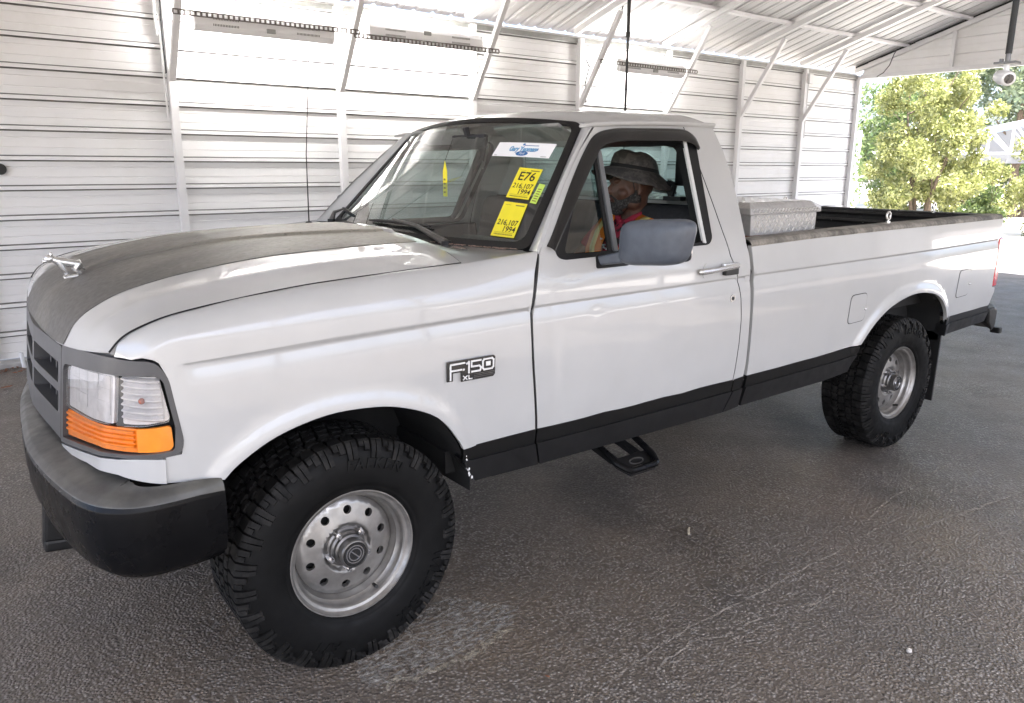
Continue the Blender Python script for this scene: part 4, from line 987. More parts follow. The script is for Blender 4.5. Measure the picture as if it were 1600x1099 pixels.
# wipers
def wsp(s, t, d): return Vector(WS(np.array([s]), np.array([t]), d)[0])
for piv, elb, tip, b0, b1 in (((-.495, -.062), (-.2, .045), (.11, .085), (-.27, .075), (.44, .062)), ((1.0, -.05), (1.02, .04), (.93, .10), (1.04, .115), (.795, .088))):
    g = G(); P = cowl_map(np.array([.78]), np.array([-piv[0] * .86 * -1]))[0]
    p0 = wsp(*piv, .012); g.tube([p0 - Vector((0, 0, .02)), p0 + Vector((0, 0, .022))], .020, 12); g.obj('wiper_pivot', 'black', tr, True)
    g = G(); g.tube([p0 + Vector((0, 0, .014)), wsp(*elb, .035), wsp(*tip, .028)], [.015, .010, .005], 6); g.obj('wiper_arm', 'hubgrey', tr, True)
    g = G(); g.tube([wsp(b0[0] + (b1[0] - b0[0]) * q, b0[1] + (b1[1] - b0[1]) * q, .012 + .010 * math.sin(q * math.pi)) for q in np.linspace(0, 1, 8)], [.004] + [.008] * 6 + [.004], 6); g.obj('wiper_blade', 'black', tr, True)
for q, w in ((.35, .45), (.5, -.1)):
    X = cowl_map(np.array([q]), np.array([-w]))[0]; g = G(); g.add([X + [-.02, -.012, .003], X + [.02, -.012, .003], X + [.016, .014, .005], X + [-.012, .012, .014]], [(0, 1, 2, 3), (0, 1, 3)]); g.obj('washer_nozzle', 'black', tr)
g = G()
for k in range(420):
    r = random.Random(k); s = r.uniform(-.98, .98); X = cowl_map(np.array([1 - abs(r.gauss(0, .05)) - .03]), np.array([s * .86]))[0] + [0, 0, .003]; a = r.uniform(0, 6.3); l = r.uniform(.003, .011)
    c, q = math.cos(a), math.sin(a); g.add([X + [c * l, q * l, 0], X + [-q * l * .4, c * l * .4, .004], X + [-c * l, -q * l, .001], X + [q * l * .4, -c * l * .4, .003]], [(0, 1, 2, 3)])
tag(g.obj('leaf_debris', 'litter', tr), kind='stuff')
# bed
bo_ = [(1.877, 1.2435), (1.900, 1.115), (1.908, 1.0), (1.922, .74), (1.925, .657)] + [(2.40, .661)] + [p for p in RA if p[1] > .668] + [(3.787, .712), (4.425, .716), (4.472, .80), (4.470, .828), (4.425, .833), (4.414, .90), (4.418, 1.0), (4.422, 1.146), (4.462, 1.152), (4.455, 1.266)]
top = [(x, float(np.interp(x, [1.877, 2.36, 3.09, 4.45], [1.2435, 1.255, 1.263, 1.268]))) for x in np.linspace(4.4, 1.93, 40)]
bout_ = bo_ + top
for sgn, fl in SIDES:
    bs = panel('bed_side', bout_, bed_map, 'paint', tr, step=.036, thick=.02, lines=crease_pts(1.92, 4.45, .04), extra=arch_pts(RA, 5), flip=fl)
    if sgn < 0: bedside = bs
    # rail cap
    xs = np.linspace(1.872, 4.45, 50); prof = [(.0, -.006), (.003, .004), (-.006, .018), (-.022, .024), (-.09, .024), (-.108, .018), (-.112, -.05)]
    def cap(u, v):
        q = np.interp(v, np.arange(len(prof)), [p[0] for p in prof]); h = np.interp(v, np.arange(len(prof)), [p[1] for p in prof]); zr = np.interp(u, [1.877, 2.36, 3.09, 4.45], [1.2435, 1.255, 1.263, 1.268])
        return np.stack([u, -(side_y('bed', u, zr) + q), zr + h], 1)
    loft('bed_rail_cap', cap, xs, np.arange(0, 6.01, .25), 'railtop', tr, flip=fl)
    g = G(); s = sgn
    g.box((3.17, s * .845, 1.02), (2.50, .02, .44)); 
    for zz in (.90, 1.0, 1.1, 1.2): g.tube([(1.95, s * .835, zz), (4.40, s * .835, zz)], .014, 6)
    g.obj('bed_inner_wall', 'bedliner', tr)
g = G(); g.box((3.17, 0, .80), (2.5, 1.70, .02)); g.box((1.94, 0, 1.02), (.02, 1.9, .46))
for k in range(9): g.box((3.17, -.64 + k * .16, .815), (2.44, .05, .018))
g.obj('bed_floor', 'bedliner', tr)
g = G(); g.box((4.415, 0, 1.0), (.07, 1.72, .54), bev=.012); g.obj('tailgate', 'paint', tr)
g = G(); g.box((4.372, 0, 1.03), (.012, 1.70, .46))
for zz in (.88, .96, 1.04, 1.12, 1.20, 1.255): g.tube([(4.366, -.85, zz), (4.366, .85, zz)], .017, 6)
g.box((4.415, 0, 1.277), (.10, 1.72, .022), bev=.006); g.obj('tailgate_liner', 'bedliner', tr)
for x, yy, z in ((3.10, -.925, 1.286), (3.10, .925, 1.286), (4.375, -.56, 1.286), (4.375, .56, 1.286)):
    g = G(); r_ = .018; g.tube([(x, yy, z)] + [(x + r_ * math.cos(a), yy, z + .040 + r_ * 1.15 * math.sin(a)) for a in np.linspace(-math.pi / 2, 1.5 * math.pi - .2, 16)], .0055, 7); g.tube([(x, yy, z - .004), (x, yy, z + .012)], .013, 10); g.obj('tie_down_hook', 'dullchrome', tr, True)
# fuel doors
for a, b, c, d in ((2.704, 2.858, .806, .947), (3.888, 4.053, .824, .980)):
    o = rounded([(a, c - .003), (b, c + .002), (b - .004, d + .002), (a + .004, d)], .028, 5)
    panel('fuel_door_gap', [((x - (a + b) / 2) * 1.05 + (a + b) / 2, (z - (c + d) / 2) * 1.05 + (c + d) / 2) for x, z in o], lambda u, v: bed_map(u, v, .0008), 'black', bedside, step=.03, thick=0)
    fd = panel('fuel_door', o, lambda u, v: bed_map(u, v, .0024), 'paint', bedside, step=.03, thick=.0015)
    g = G(); g.ball(on(b - .006, (c + d) / 2 - .01, .004, bed_map), .006, 8, 6); g.obj('fuel_door_catch', 'dullchrome', bedside, True)
# tail lamp
for sgn, fl in SIDES:
    g = G(); s = sgn; P = [(4.424, .836), (4.420, .90), (4.423, 1.0), (4.427, 1.143), (4.492, 1.148), (4.492, .838)]
    yo = lambda x, z: float(side_y('bed', np.array([x]), np.array([z]))[0])
    g.add([(x, s * (yo(x, z) + .001), z) for x, z in P] + [(x, s * (yo(x, z) - .16), z) for x, z in P], [tuple(range(6)), tuple(range(11, 5, -1))] + [(i, 6 + i, 6 + (i + 1) % 6, (i + 1) % 6) for i in range(6)])
    o = g.obj('tail_lamp', 'redlens', tr); b = o.modifiers.new('b', 'BEVEL'); b.width = .008; b.segments = 2
    g = G(); g.box((4.495, s * .87, .91), (.006, .12, .10)); g.obj('reversing_lens', 'clearlens', o)
# rocker: black stripe and textured lower trim
def zlow(x): return np.interp(x, [.40, .738, 1.80, 1.90, 2.61, 2.85, 3.78, 4.45], [.515, .507, .505, .514, .522, .541, .600, .618])
def ztop(x): return np.interp(x, [.38, .712, 1.246, 1.85, 2.612, 2.86, 3.785, 4.45], [.649, .650, .650, .655, .666, .671, .712, .716])
for sgn, fl in SIDES:
    for a0, a1, b0, b1, mp in ((.398, .708, .452, .732, cab_map), (.716, 1.826, .741, 1.785, cab_map), (1.834, 1.90, 1.79, 1.895, cab_map), (1.926, 2.842, 1.912, 2.79, bed_map), (3.79, 4.43, 3.80, 4.40, bed_map)):
        w = a1 - a0; n = max(2, int(w / .1)); xs = np.linspace(a0, a1, n); zm = lambda x: zlow(x) + .62 * (ztop(x) - zlow(x))
        xl = np.linspace(b0, b1, n)
        panel('black_stripe', [(x, float(zm(x)) - .01) for x in (a0, a1)] + [(x, float(ztop(x)) + .002 * math.sin(x * 37) + .001 * math.sin(x * 91)) for x in xs[::-1]], lambda u, v: mp(u, v, .0022), 'blacktrimflat', tr, step=.05, thick=.012, flip=fl)
        pl = panel('rocker_trim', [(x, float(zlow(x))) for x in xl] + [(x, float(zm(x))) for x in xs[::-1]], lambda u, v: mp(u, v, .009), 'trim', tr, step=.05, thick=.06, flip=fl)
# ragged rust flakes at the arch end
g = G()
for k in range(14):
    r = random.Random(k); z = r.uniform(.52, .62); x = .405 + (.62 - z) * .30 + r.uniform(-.006, .006); s = r.uniform(.002, .006)
    g.ball((x, -.965 + r.uniform(-.004, .012), z), s, 6, 4, (.8, .4, 1.2))
g.obj('flaked_sealant', 'whiteink', tr)
# badge
def badge_fn(a, b, d): x = .322 + a; z = .926 + b + .0; return tuple(on(x, z, .004 + d, cab_map))
def strokes(g, paths, w, d0, d1):
    for p in paths:
        for (a, b), (c, e) in zip(p, p[1:]):
            t = math.hypot(c - a, e - b) or 1; nx, ny = -(e - b) / t * w / 2, (c - a) / t * w / 2; ex, ey = (c - a) / t * w / 2, (e - b) / t * w / 2
            g.prism([(a - ex + nx, b - ey + ny), (a - ex - nx, b - ey - ny), (c + ex - nx, e + ey - ny), (c + ex + nx, e + ey + ny)], d0, d1, badge_fn)
g = G(); pl = [(0, .036), (0, -.030), (.021, -.030), (.021, -.004), (.054, -.004), (.054, -.037), (.180, -.037), (.188, -.029), (.188, .030), (.182, .036)]
g.prism(pl, 0, .005, badge_fn); bdg = g.obj('badge', 'hubblack', fend[0])
g = G(); W_ = .0056
strokes(g, [[(.011, -.024), (.011, .026), (.064, .026)], [(.011, .005), (.052, .005)], [(.060, .004), (.062, .004)], [(.074, .022), (.082, .027), (.082, -.009)], [(.128, .027), (.092, .027), (.092, .009), (.122, .009), (.130, .002), (.126, -.008), (.094, -.008)],
            [(.142, .027), (.174, .027), (.180, .021), (.180, -.002), (.174, -.008), (.142, -.008), (.137, -.002), (.137, .021), (.142, .027)]], W_, .005, .0075)
g.prism([(.150, .003), (.168, .003), (.168, .018), (.150, .018)], .005, .007, badge_fn)
strokes(g, [[(.061, -.019), (.075, -.031)], [(.061, -.031), (.075, -.019)], [(.082, -.019), (.082, -.031), (.094, -.031)]], .0036, .005, .007)
g.obj('badge_lettering', 'whiteink', bdg)
g = G(); strokes(g, [[(.102, zz), (.182, zz)] for zz in (-.018, -.0235, -.029)], .0013, .005, .0062); g.obj('badge_lines', 'hubgrey', bdg)
# mirror
mr = bpy.data.objects.new('wing_mirror', None); COL.objects.link(mr); mr.parent = tr
def superell(c, r, e1, e2, nu=36, nv=24, fn=None):
    v = []; f = []
    P = lambda c_, e: math.copysign(abs(c_) ** e, c_)
    for i in range(nv + 1):
        a = -math.pi / 2 + math.pi * i / nv
        for j in range(nu):
            b = 2 * math.pi * j / nu
            p = [r[0] * P(math.sin(a), e1), r[1] * P(math.cos(a), e1) * P(math.cos(b), e2), r[2] * P(math.cos(a), e1) * P(math.sin(b), e2)]
            if fn: p = fn(*p)
            v.append((p[0] + c[0], p[1] + c[1], p[2] + c[2]))
    for i in range(nv):
        for j in range(nu): f.append((i * nu + j, i * nu + (j + 1) % nu, (i + 1) * nu + (j + 1) % nu, (i + 1) * nu + j))
    return v, f
def mshape(x, y, z):
    z = z - .012 * (y / .155) ; y = y - .018 * (z / .08) * (1 if y < 0 else .2); x = x + .10 * (y / .3) * -.3
    return (x, y, z)
g = G(); g.add(*superell((1.050, -1.188, 1.318), (.054, .138, .080), .62, .42, fn=mshape)); g.obj('mirror_shell', 'mirror', mr, True, 80)
g = G(); v = [Vector(p) for p in ((.985, -.958, 1.252), (.99, -.962, 1.218), (1.13, -.962, 1.222), (1.12, -.958, 1.250), (1.025, -1.09, 1.288), (1.025, -1.09, 1.242), (1.10, -1.09, 1.242), (1.10, -1.09, 1.285))]
g.add(v, [(0, 1, 2, 3), (4, 7, 6, 5), (0, 4, 5, 1), (1, 5, 6, 2), (2, 6, 7, 3), (3, 7, 4, 0)]); o = g.obj('mirror_arm', 'mirror', mr, True, 60); b = o.modifiers.new('b', 'BEVEL'); b.width = .008; b.segments = 3
panel('mirror_gasket', rounded([(.975, 1.212), (1.14, 1.212), (1.13, 1.258), (.985, 1.262)], .012), lambda u, v: cab_map(u, v, .006), 'seal', mr, step=.03, thick=.006)
g = G(); g.ball((1.018, -.985, 1.246), .005, 8, 6); g.obj('mirror_screw', 'chrome', mr, True)
panel('mirror_face', rr(-1.30, -1.08, 1.256, 1.382, .03), lambda u, v: np.stack([np.full(len(u), 1.112), -u * -1, v], 1), 'mirrorglass', mr, step=.06, thick=.004)
m2 = bpy.data.objects.new('wing_mirror', None); COL.objects.link(m2); m2.parent = tr; m2.scale = (1, -1, 1)
for o in list(mr.children):
    q = o.copy(); COL.objects.link(q); q.parent = m2

for sgn, fl in SIDES:
    ss = np.linspace(.0, .985, 60); X = hood_map(ss, np.full(60, .998)); g = G(); g.tube([(x, sgn * (abs(y) + .002), z - .001) for x, y, z in X], .0028, 6); g.obj('hood_seam_shade', 'seal', tr, True)  # black tube added along the hood seam as its shadow line
    g = G(); P = [cab_map(np.array([x - .0005]), np.array([z]), -.004)[0] for x, z in spl(SEAM[1:], 5)]; g.tube([(p[0], sgn * abs(p[1]), p[2]) for p in P], .0050, 6); g.obj('door_seam_shade', 'seal', tr, True)  # black tubes added in front and rear door gaps to darken them like shade
    g = G(); P = [cab_map(np.array([x + .003]), np.array([z]), -.004)[0] for x, z in spl(DOORR, 4)]; g.tube([(p[0], sgn * abs(p[1]), p[2]) for p in P], .0042, 6); g.obj('door_seam_shade', 'seal', tr, True)
# ------------------------------------------------------------------ nose: grille, bezels, lamps, bumper
NP = np.array([(-.695, 0), (-.690, -.12), (-.681, -.26), (-.668, -.46), (-.645, -.66), (-.62, -.80), (-.59, -.89), (-.545, -.945), (-.47, -.963), (-.38, -.975)])
_sg = np.r_[0, np.cumsum(np.hypot(*np.diff(NP, axis=0).T))]; _t = np.linspace(0, _sg[-1], 600); _k = np.hanning(61); _k /= _k.sum()
_ex = lambda v: np.convolve(np.r_[2 * v[0] - v[30:0:-1], v, 2 * v[-1] - v[-2:-32:-1]], _k, 'valid')
_nx, _ny = _ex(np.interp(_t, _sg, NP[:, 0])), _ex(np.interp(_t, _sg, NP[:, 1]))
def nose(u, v, d=0.):
    """u runs along the nose from the centre line to the driver's side"""
    u = np.asarray(u, float); v = np.asarray(v, float); sg = np.sign(u + 1e-12); a = np.abs(u)
    x = np.interp(a, _t, _nx); y = np.interp(a, _t, _ny); e = .004
    tx = np.interp(a + e, _t, _nx) - np.interp(a - e, _t, _nx); ty = np.interp(a + e, _t, _ny) - np.interp(a - e, _t, _ny); l = np.hypot(tx, ty) + 1e-9
    x = x - .12 * (1.05 - v) * np.interp(-y, [.78, .96], [1, 0]); nx, ny = ty / l, -tx / l
    return np.stack([x + nx * d, sg * (y + ny * d), v], 1)
nm = lambda d: (lambda u, v: nose(u, v, d))
BO = rounded([(.447, .757), (.447, 1.050), (.70, 1.073), (.853, 1.082), (.99, 1.083), (1.018, 1.035), (1.040, .862), (1.032, .828), (.995, .821), (.865, .814), (.707, .795)], [.01, .015, 0, 0, .03, .02, .03, .02, .03, 0, 0], 4)
BI = rounded([(.468, .776), (.466, 1.0), (.70, 1.024), (.84, 1.036), (.985, 1.045), (1.004, 1.03), (1.022, .90), (1.016, .838), (.905, .827), (.707, .809)], [.01, .03, 0, 0, .02, .02, 0, .01, 0, 0], 4)
for sgn, fl in SIDES:
    bz_ = panel('headlamp_bezel', BO[::-1], nm(.004), 'greyplastic', tr, holes=[BI], step=.025, thick=.06, flip=fl)
    panel('lamp_bucket', BI[::-1], nm(-.055), 'dark', bz_, step=.05, thick=0, flip=fl)
    HL = rounded([(.472, .872), (.474, .993), (.60, 1.010), (.832, 1.028), (.824, .896), (.70, .884)], [.01, .025, 0, .008, .008, 0], 4)
    CL = rounded([(.846, .897), (.853, 1.029), (.99, 1.036), (1.012, .916), (.94, .905)], [.008, .008, .02, .012, 0], 4)
    AF = rounded([(.472, .783), (.470, .862), (.705, .878), (.838, .890), (.914, .895), (.914, .831), (.84, .825), (.707, .814)], [.008, .008, 0, 0, 0, 0, 0, 0], 4)
    AR = rounded([(.916, .831), (.916, .895), (1.012, .904), (1.014, .846), (1.004, .836)], [0, 0, .010, .012, .012], 4)
    h = panel('headlamp', HL[::-1], nm(-.013), 'lampback', bz_, step=.03, thick=.01, flip=fl)
    # stepped reflector facets
    gf = G(); r = random.Random(5)
    for i in range(4):
        for j in range(3):
            a0 = .500 + i * .078; z0 = .900 + j * .036 + i * .004; q = r.uniform(.0004, .002)
            if a0 + .074 > .828: continue
            P = [nose(np.array([a]), np.array([z]), dd)[0] for dd in (-.0125, -.0125 + q) for a, z in ((a0, z0), (a0 + .074, z0 + .004), (a0 + .074, z0 + .038), (a0, z0 + .034))]
            gf.add([(p[0], p[1] * (-1 if fl else 1), p[2]) for p in P], [(4, 5, 6, 7), (0, 4, 7, 3), (1, 2, 6, 5), (0, 1, 5, 4), (3, 7, 6, 2)])
    gf.obj('reflector_facets', 'lampback', bz_)
    panel('headlamp_lens', HL[::-1], nm(-.003), 'clearlens', bz_, step=.04, thick=.004, flip=fl)
    c = panel('corner_lamp', CL[::-1], nm(-.024), 'lampback', bz_, step=.03, thick=.008, flip=fl)
    gf = G()
    for j in range(7):
        z0 = .912 + j * .0172
        rows = [(z0, -.023), (z0 + .007, -.013), (z0 + .010, -.013), (z0 + .0165, -.023)]
        aa = np.linspace(.857, .996 - .0005 * j, 12); vv = []
        for z, d in rows:
            for i, a in enumerate(aa): p = nose(np.array([a]), np.array([z]), d + .0008 * math.sin(i * 3.3 + j))[0]; vv.append((p[0], p[1] * (-1 if fl else 1), p[2]))
        gf.add(vv, [(q * 12 + i, q * 12 + i + 1, (q + 1) * 12 + i + 1, (q + 1) * 12 + i) for q in range(3) for i in range(11)])
    gf.obj('lens_flutes', 'lampback', bz_)
    p = nose(np.array([.935]), np.array([.972]), -.012)[0]; gf = G(); gf.ball((p[0], p[1] * (-1 if fl else 1), p[2]), .0085, 12, 8); gf.obj('amber_bulb', 'amberbulb', bz_, True)
    panel('corner_lamp_lens', CL[::-1], nm(-.004), 'clearlens', bz_, step=.04, thick=.004, flip=fl)
    panel('turn_signal', AF[::-1], nm(-.010), 'amber', bz_, step=.03, thick=.012, flip=fl)
    gf = G()
    for j in range(4):
        rows = [(.18 + j * .2, -.0095), (.24 + j * .2, -.003), (.30 + j * .2, -.003), (.34 + j * .2, -.0095)]; aa = np.linspace(.476, .910, 24); vv = []
        for tt, d in rows:
            for a in aa:
                zl = np.interp(a, [.472, .707, .84, .914], [.783, .814, .825, .831]); zh = np.interp(a, [.470, .705, .838, .914], [.862, .878, .890, .895]); p = nose(np.array([a]), np.array([zl + (zh - zl) * tt]), d)[0]; vv.append((p[0], p[1] * (-1 if fl else 1), p[2]))
        gf.add(vv, [(q * 24 + i, q * 24 + i + 1, (q + 1) * 24 + i + 1, (q + 1) * 24 + i) for q in range(3) for i in range(23)])
    gf.obj('signal_ribs', 'amber', bz_)
    panel('side_reflector', AR[::-1], nm(-.008), 'amberflat', bz_, step=.03, thick=.01, flip=fl)
    VA = [(.452, .752), (.707, .789), (.865, .808), (.992, .816), (.990, .748), (.86, .765), (.70, .762), (.50, .740)]
    panel('stone_deflector', VA, lambda u, v: nose(u, v, .004 + .0), 'paint', tr, step=.02, thick=.02, flip=fl)
# grille
GO = [(-.442, .765), (.442, .765), (.442, 1.046), (-.442, 1.046)]
holes = []
for a0, a1 in ((-.405, -.02), (.02, .405)):
    holes += [rr(a0, a1, .928, .992, .012), rr(a0, a1, .838, .902, .012)]
gr = panel('grille', GO[::-1], nm(.004), 'greyplastic', tr, holes=holes, step=.03, thick=.055)
panel('grille_backing', GO[::-1], nm(-.07), 'dark', gr, step=.08, thick=0)
for zz in (.96, .87):
    g = G()
    for a0, a1 in ((-.40, -.03), (.03, .40)):
        aa = np.linspace(a0, a1, 14); g.tube([nose(np.array([a]), np.array([zz]), -.03)[0] for a in aa], .004, 6)
    for a in np.linspace(-.36, .36, 9): g.tube([nose(np.array([a]), np.array([zz - .035]), -.036)[0], nose(np.array([a]), np.array([zz + .035]), -.036)[0]], .003, 5)
    g.obj('grille_slats', 'greyplastic', gr, True)
# front bumper swept along its bowed plan line
BP = [(-.39, -.985), (-.46, -.998), (-.551, -1.002), (-.615, -.992), (-.665, -.962), (-.706, -.912), (-.741, -.81), (-.775, -.594), (-.792, -.369), (-.787, -.163), (-.765, .149), (-.738, .372), (-.69, .615), (-.655, .76), (-.605, .89), (-.52, .955), (-.40, .965)]
INS = [.012, .03, .045, .07, .10, .12, .12, .105, .095, .09, .085, .085, .09, .10, .08, .04, .015]
BPs = np.array(spl(BP, 6)); ins = np.interp(np.linspace(0, 1, len(BPs)), np.linspace(0, 1, len(INS)), INS)
def bump_map(u, v):
    i = np.clip(u, 0, 1) * (len(BPs) - 1); k = np.arange(len(BPs)); x = np.interp(i, k, BPs[:, 0]); y = np.interp(i, k, BPs[:, 1]); e = .8
    tx = np.interp(i + e, k, BPs[:, 0]) - np.interp(i - e, k, BPs[:, 0]); ty = np.interp(i + e, k, BPs[:, 1]) - np.interp(i - e, k, BPs[:, 1]); l = np.hypot(tx, ty); nx, ny = ty / l, -tx / l
    q = np.interp(i, k, ins); endk = np.minimum(1, np.minimum(u, 1 - u) / .06)
    lv = np.arange(11.); inset = [1.0, .62, .26, .08, .012, 0, .000, .006, .022, .050, .16]; zz = [.746, .741, .730, .716, .702, .684, .640, .580, .525, .498, .494]
    s = np.interp(v, lv, inset); z = np.interp(v, lv, zz); w = np.where(v < 5, s * q, s * np.where(v > 9, 1, .92)) ; z = z - .008 * (1 - endk) * np.clip(5 - v, 0, 1)
    return np.stack([x + nx * w, y + ny * w, z], 1)
loft('front_bumper', lambda u, v: bump_map(u, v), np.linspace(0, 1, 130), np.r_[0, .5, 1, 1.5, 2, 2.4, 2.8, 3.2, 3.5, 3.8, 4.1, 4.4, 4.7, 5, 5.5, 6, 6.6, 7, 7.5, 8, 8.5, 9, 9.5, 10], 'bumper', tr, thick=.02)
def pad_map(u, v):
    X = bump_map(u, v); e = bump_map(u, v + .05) - bump_map(u, v - .05); d = bump_map(u + .002, v) - bump_map(u - .002, v); n = np.cross(d, e); n /= np.linalg.norm(n, axis=1)[:, None]; return X + n * .004
loft('bumper_pad', pad_map, np.linspace(.004, .996, 120), np.r_[.06, .5, 1, 1.5, 2, 2.3, 2.6, 2.9, 3.1], 'bumperpad', tr, thick=.006)
g = G(); g.box((-.738, -.26, .43), (.07, .06, .17), Matrix.Rotation(.12, 3, 'Y'), bev=.012); g.box((-.725, -.26, .358), (.11, .075, .04), Matrix.Rotation(.12, 3, 'Y'), bev=.01); g.obj('tow_bracket', 'trim', tr)
g = G(); g.box((-.705, .34, .44), (.08, .055, .16), Matrix.Rotation(.12, 3, 'Y'), bev=.012); g.obj('tow_bracket', 'trim', tr)
# rear bumper
g = G()
for P in ([(4.44, .69), (4.62, .70), (4.665, .68), (4.66, .56), (4.62, .535), (4.46, .60)],):
    n = len(P); ys = [-.955, -.90, .90, .955]; xs_ = [-.10, 0, 0, -.10]
    v = []
    for yy, dx in zip(ys, xs_): v += [(x + (dx if x > 4.5 else 0), yy, z) for x, z in P]
    g.add(v, [tuple(range(n)), tuple(range(4 * n - 1, 3 * n - 1, -1))] + [(k * n + i, (k + 1) * n + i, (k + 1) * n + (i + 1) % n, k * n + (i + 1) % n) for k in range(3) for i in range(n)])
o = g.obj('rear_bumper', 'trim', tr); b = o.modifiers.new('b', 'BEVEL'); b.width = .015; b.segments = 3
g = G(); g.box((4.66, -.93, .525), (.05, .06, .04), bev=.01); g.obj('bumper_end_cap', 'trim', o)
# underbody
g = G(); g.box((2.0, .48, .50), (4.9, .07, .12)); g.box((2.0, -.48, .50), (4.9, .07, .12)); g.box((1.2, 0, .555), (1.6, 1.7, .08)); g.box((-.1, 0, .75), (.9, .95, .45)); g.box((3.1, 0, .72), (2.4, 1.5, .12)); g.box((1.6, 0, .42), (.5, .35, .16)); g.box((2.6, .2, .5), (.7, .5, .22))
g.tube([(0, -.72, .3735), (0, .72, .3735)], .05, 10); g.tube([(3.378, -.72, .3735), (3.378, .72, .3735)], .05, 10); g.ball((3.378, 0, .3735), .16); g.ball((0, .15, .3735), .14); g.tube([(.3, 0, .42), (3.3, 0, .40)], .04, 8)
g.tube([(3.4, -.55, .40), (3.62, -.62, .74)], .03, 8); g.obj('chassis', 'dark', tr)
for sgn in (-1, 1):
    for line, nm_ in ((FA, 'front_wheel_well'), (RA, 'rear_wheel_well')):
        L_ = [(x, z + .008) for x, z in line]; L_ = [(L_[0][0] - .0, L_[0][1] - .12)] + L_ + [(L_[-1][0], L_[-1][1] - .05)]; n = len(L_); g = G(); yv = (.945, .50)
        g.add([(x, sgn * y, z) for y in yv for x, z in L_], [(i, i + 1, n + i + 1, n + i) for i in range(n - 1)] + [tuple(range(n, 2 * n))]); g.obj(nm_, 'dark', tr)
# step under the door
g = G(); po = rounded([(1.105, -.80), (1.105, -.985), (1.135, -1.04), (1.28, -1.04), (1.305, -1.0), (1.305, -.80)], .02, 3)
stz = lambda y: .405 + (y + 1.045) * .42
g.prism([(1.108, -.952), (1.108, -.985), (1.137, -1.038), (1.278, -1.038), (1.302, -1.0), (1.302, -.952)], -.022, -.010, lambda a, b, d: (a, b, stz(b) + d))
st = g.obj('side_step', 'trim', tr)
g = G(); g.tube([(a, b, stz(b) + .002) for a, b in po], .0145, 10); g.obj('step_rim', 'bumper', st, True)
g = G(); aa = np.linspace(0, 2 * math.pi, 25); g.tube([(1.215 + .036 * math.cos(a), -.99 + .014 * math.sin(a), stz(-.99 + .014 * math.sin(a)) - .008) for a in aa], .003, 5); g.obj('step_emblem', 'hubgrey', st, True)
g = G(); g.beam((1.13, -.55, .52), (1.13, -.95, stz(-.95) - .02), .035, .02); g.beam((1.26, -.55, .52), (1.26, -.95, stz(-.95) - .02), .035, .02); g.obj('step_bracket', 'trim', st)
# mud flaps
for s in (-1, 1):
    g = G(); g.add([(3.80, s * .963, .668), (3.80, s * .66, .668), (3.80, s * .66, .20), (3.80, s * .955, .195), (3.812, s * .963, .668), (3.812, s * .66, .668), (3.812, s * .66, .20), (3.812, s * .955, .195)], [(0, 1, 2, 3), (7, 6, 5, 4), (0, 4, 5, 1), (1, 5, 6, 2), (2, 6, 7, 3), (3, 7, 4, 0)]); g.obj('mud_flap', 'black', tr)
# antenna on the far wing
g = G(); g.tube([(.655, .86, 1.262), (.655, .86, 1.285)], [.036, .012], 14); g.obj('antenna_base', 'black', tr, True)
g = G(); g.tube([(.655, .86, 1.28), (.66, .86, 1.62), (.70, .86, 2.075)], [.0036, .0026, .0014], 6); g.obj('antenna_mast', 'black', tr, True)
# crouching animal ornament
g = G(); oy = -.01
Q = lambda x, y, z: Vector((x, oy + y, z))
g.tube([Q(-.536, 0, 1.222), Q(-.546, 0, 1.236), Q(-.566, 0, 1.241), Q(-.588, 0, 1.246), Q(-.606, 0, 1.252), Q(-.618, 0, 1.258)], [.010, .017, .0125, .0165, .013, .011], 12)
g.ball(Q(-.627, 0, 1.260), .0145, 12, 9, (1.1, .9, .95)); g.ball(Q(-.640, 0, 1.253), .0085, 10, 7, (1.2, 1, .8))
for s in (-1, 1):
    g.ball(Q(-.621, s * .008, 1.275), .0048, 7, 5, (1, .7, 1.4))
    g.tube([Q(-.600, s * .010, 1.246), Q(-.592, s * .013, 1.226), Q(-.578, s * .013, 1.208), Q(-.588, s * .013, 1.204)], [.0105, .0075, .0058, .005], 7)
    g.tube([Q(-.546, s * .010, 1.234), Q(-.556, s * .014, 1.219), Q(-.540, s * .014, 1.207), Q(-.550, s * .014, 1.202)], [.013, .0095, .0060, .005], 7)
g.tube([Q(-.534, 0, 1.226), Q(-.526, .003, 1.216), Q(-.522, .006, 1.206)], [.004, .0032, .0024], 6)
orn = g.obj('hood_ornament', 'dullchrome', tr, True, 80)
g = G(); g.beam(Q(-.592, 0, 1.194), Q(-.532, 0, 1.199), .036, .007, bev=.002); g.obj('ornament_base', 'dullchrome', orn)

